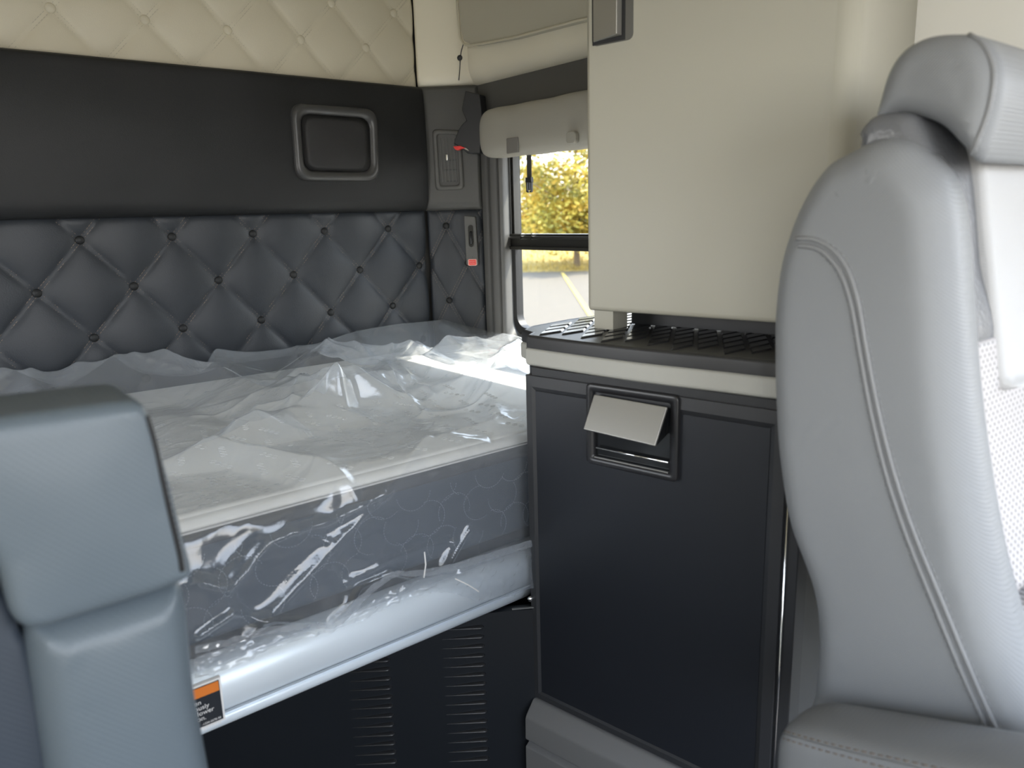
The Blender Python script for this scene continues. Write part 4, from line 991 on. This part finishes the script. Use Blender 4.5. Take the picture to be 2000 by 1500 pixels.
seam_on(ar, [(1516, 1438), (1580, 1458), (1660, 1480), (1740, 1502)], .0008, THB, 'stitching', dash=.0045)
seam_on(ar, [(1516, 1431), (1580, 1450), (1660, 1471), (1760, 1494), (1800, 1504)], .0018, SEATB, 'seam_cord')

# ------------------------------------------------------------------ driver seat (lower left)
YD = .60
t = empty('driver_seat', (-.05, YD, -1.25), 0, 'blue-grey leather seat back with stitched headrest, nearest the bunk front on the lower left', 'seat')
def rel2(o): o.matrix_parent_inverse = Matrix.Translation((.05, -YD, 1.25)); return o
def pY(pxs, Y): return [(onY(x, y, Y).x, onY(x, y, Y).z) for x, y in pxs]
hp = pY([(-160, 846), (0, 818), (120, 802), (220, 789), (272, 788), (296, 812), (318, 880), (340, 960), (362, 1050), (378, 1110), (374, 1134), (320, 1158), (220, 1190), (120, 1222), (85, 1232), (50, 1232), (20, 1200), (-10, 1100), (-80, 1020)], YD)
head = rel2(pillow([tuple(p) for p in smooth_poly(hp, 5)], YD, YD + .10, .012, 'y', bulge=.005, nb=6).build('headrest', SEATD, t, smooth=True))
bp2 = pY([(60, 1262), (110, 1232), (220, 1200), (320, 1170), (366, 1158), (384, 1200), (392, 1280), (402, 1380), (420, 1480), (445, 1620), (470, 1800), (120, 1800), (95, 1560), (72, 1400)], YD)
rel2(pillow([tuple(p) for p in smooth_poly(bp2, 5)], YD + .004, YD + .10, .034, 'y', bulge=.012, nb=8).build('side_bolster', SEATD, t, smooth=True))
bp3 = pY([(-200, 1100), (0, 1150), (40, 1235), (60, 1270), (90, 1400), (110, 1560), (140, 1800), (-200, 1800)], YD + .03)
rel2(pillow([tuple(p) for p in smooth_poly(bp3, 5)], YD + .028, YD + .10, .010, 'y', bulge=.002).build('centre_back', mat('driver_centre', (.035, .045, .06), .45, bump='weave', bs=.3, scale=260), t, smooth=True))
def seam2(o, pxs, r, m, name, dash=None, off=0):
    global rel
    keep = rel; rel_ = rel2
    me = o.data; bv = BVHTree.FromPolygons([v.co for v in me.vertices], [list(p.vertices) for p in me.polygons]); mb = MB(); P = []
    for x, y in smooth_poly(pxs, 12, False):
        d_ = Vector(ray(x, y)).normalized(); h_ = bv.ray_cast(Vector((0, 0, 0)), d_)
        if h_[0] is not None: P.append(h_[0])
    if dash:
        for a_, b_ in zip(P[:-1:2], P[1::2]): mb.tube([a_, a_.lerp(b_, .9)], r, 5)
    else: mb.tube(P, r, 8)
    rel2(mb.build(name, m, t, smooth=True))
ss = [(286, 812), (300, 860), (318, 940), (336, 1020), (350, 1080), (356, 1115)]
seam2(head, ss, .0022, BLK, 'seam_groove'); seam2(head, [(x+6, y) for x, y in ss], .0010, THR, 'stitching', dash=1)
MB().box(-.30, .12, .10, .60, -1.25, -.80).build('cushion', SEATD, t, bevel=.04, seg=4); rel2(t.children[-1])

# ------------------------------------------------------------------ outside
GZ = -2.55
e0, e1 = onZ(960, 533, GZ), onZ(1200, 528, GZ)
dv = (e1 - e0); dv.z = 0; dv.normalize(); nv = Vector((-dv.y, dv.x, 0)); nv = nv if nv.y > 0 or nv.x > 0 else -nv
if nv.dot(e0) < 0: nv = -nv
A, B = e0 - dv*60, e0 + dv*60
o = mesh_obj('ground', [(A.x, A.y, GZ), (B.x, B.y, GZ), (B.x - nv.x*55, B.y - nv.y*55, GZ), (A.x - nv.x*55, A.y - nv.y*55, GZ)], [[0, 1, 2, 3]], ASPH); o['kind'] = 'structure'; o.name = 'parking_lot'
V = []; nA, nB = 60, 24
for j in range(nB):
    for i in range(nA):
        p = A.lerp(B, i/(nA-1)) + nv*(j*1.4); h = .10 + min(1, j/12)*2.0 + .12*noise.noise(Vector((p.x*.5, p.y*.5, 0))); V.append((p.x, p.y, GZ + (h if j else -.02)))
o = mesh_obj('grass_bank', V, [[j*nA+i, j*nA+i+1, (j+1)*nA+i+1, (j+1)*nA+i] for j in range(nB-1) for i in range(nA-1)], DRY, smooth=True); o['kind'] = 'structure'
rg = random.Random(5); mb = MB()
for i in range(5000):
    p = e0 + dv*rg.uniform(-4, 12) + nv*(rg.random()**1.5*9 + .1); h = rg.uniform(.12, .35); j = (p - e0).dot(nv)/1.4
    z0 = GZ + .05 + min(1, j/12)*2.0; a = rg.uniform(0, PI); dx, dy = .02*math.cos(a), .02*math.sin(a); lx, ly = rg.uniform(-.1, .1), rg.uniform(-.1, .1)
    mb.add([(p.x-dx, p.y-dy, z0), (p.x+dx, p.y+dy, z0), (p.x+lx, p.y+ly, z0+h)], [[0, 1, 2]])
setp(mb.build('dry_grass', DRY), 'dry yellow grass growing on the bank beyond the parking lot', 'grass', kind='stuff')
s0, s1_ = onZ(1098, 533, GZ), onZ(1150, 612, GZ)
dd = (s1_ - s0).normalized(); pn = Vector((-dd.y, dd.x, 0))*.07
setp(mesh_obj('painted_line', [s0 - pn + Vector((0, 0, .005)), s0 + pn + Vector((0, 0, .005)), s1_ + dd*8 + pn + Vector((0, 0, .005)), s1_ + dd*8 - pn + Vector((0, 0, .005))] + [s0 - pn + Vector((0, 0, .02)), s0 + pn + Vector((0, 0, .02)), s1_ + dd*8 + pn + Vector((0, 0, .02)), s1_ + dd*8 - pn + Vector((0, 0, .02))],
     [[0, 1, 2, 3], [4, 5, 6, 7], [0, 1, 5, 4], [1, 2, 6, 5], [2, 3, 7, 6], [3, 0, 4, 7]], YEL), 'yellow painted line on the asphalt seen through the lower pane', 'road marking')
def tree(base, hgt, cr_, cz, label, seed, n):
    rg = random.Random(seed); t = empty('autumn_tree', base, 0, label, 'tree')
    tk = MB(); tk.tube([(0, 0, -.2), (.03, .02, hgt*.25), (-.02, .05, hgt*.55), (.05, 0, hgt*.85)], [.16, .12, .08, .03], 8)
    for k in range(14):
        a = rg.uniform(0, 2*PI); z = rg.uniform(.3, .7)*hgt; L = cr_*rg.uniform(.5, .9)
        tk.tube([(0, 0, z), (math.cos(a)*L*.5, math.sin(a)*L*.5, z + L*.35), (math.cos(a)*L, math.sin(a)*L, z + L*.6)], [.05, .03, .012], 6)
    tk.build('trunk', BARK, t, smooth=True)
    mb = MB(); cl = [(rg.gauss(0, .42), rg.gauss(0, .42), rg.uniform(-.9, .9)) for _ in range(70)]
    for i in range(n):
        c_ = rg.choice(cl); p = Vector(((c_[0]*(1-.5*abs(c_[2])) + rg.gauss(0, .13))*cr_, (c_[1]*(1-.5*abs(c_[2])) + rg.gauss(0, .13))*cr_, cz + c_[2]*hgt*.42 + rg.gauss(0, .12)*cr_))
        s = rg.uniform(.07, .15); a = Vector((rg.gauss(0, 1), rg.gauss(0, 1), rg.gauss(0, 1))).normalized(); b = a.orthogonal().normalized()
        mb.add([p - a*s, p + b*s*.55, p + a*s, p - b*s*.55], [[0, 1, 2, 3]])
    mb.build('crown', LEAF, t)
b = onZ(1127, 527, GZ)
tree((b.x, b.y, GZ), 7.4, 3.1, 4.3, 'yellow-leaved autumn tree with a slim trunk seen through the bunk window', 4, 20000)
b = onZ(1045, 505, GZ); 
tree((b.x, b.y, GZ + .6), 4.6, 2.8, 2.9, 'lower yellow-green tree standing left of the slim trunk, beyond the grass bank', 9, 9000)
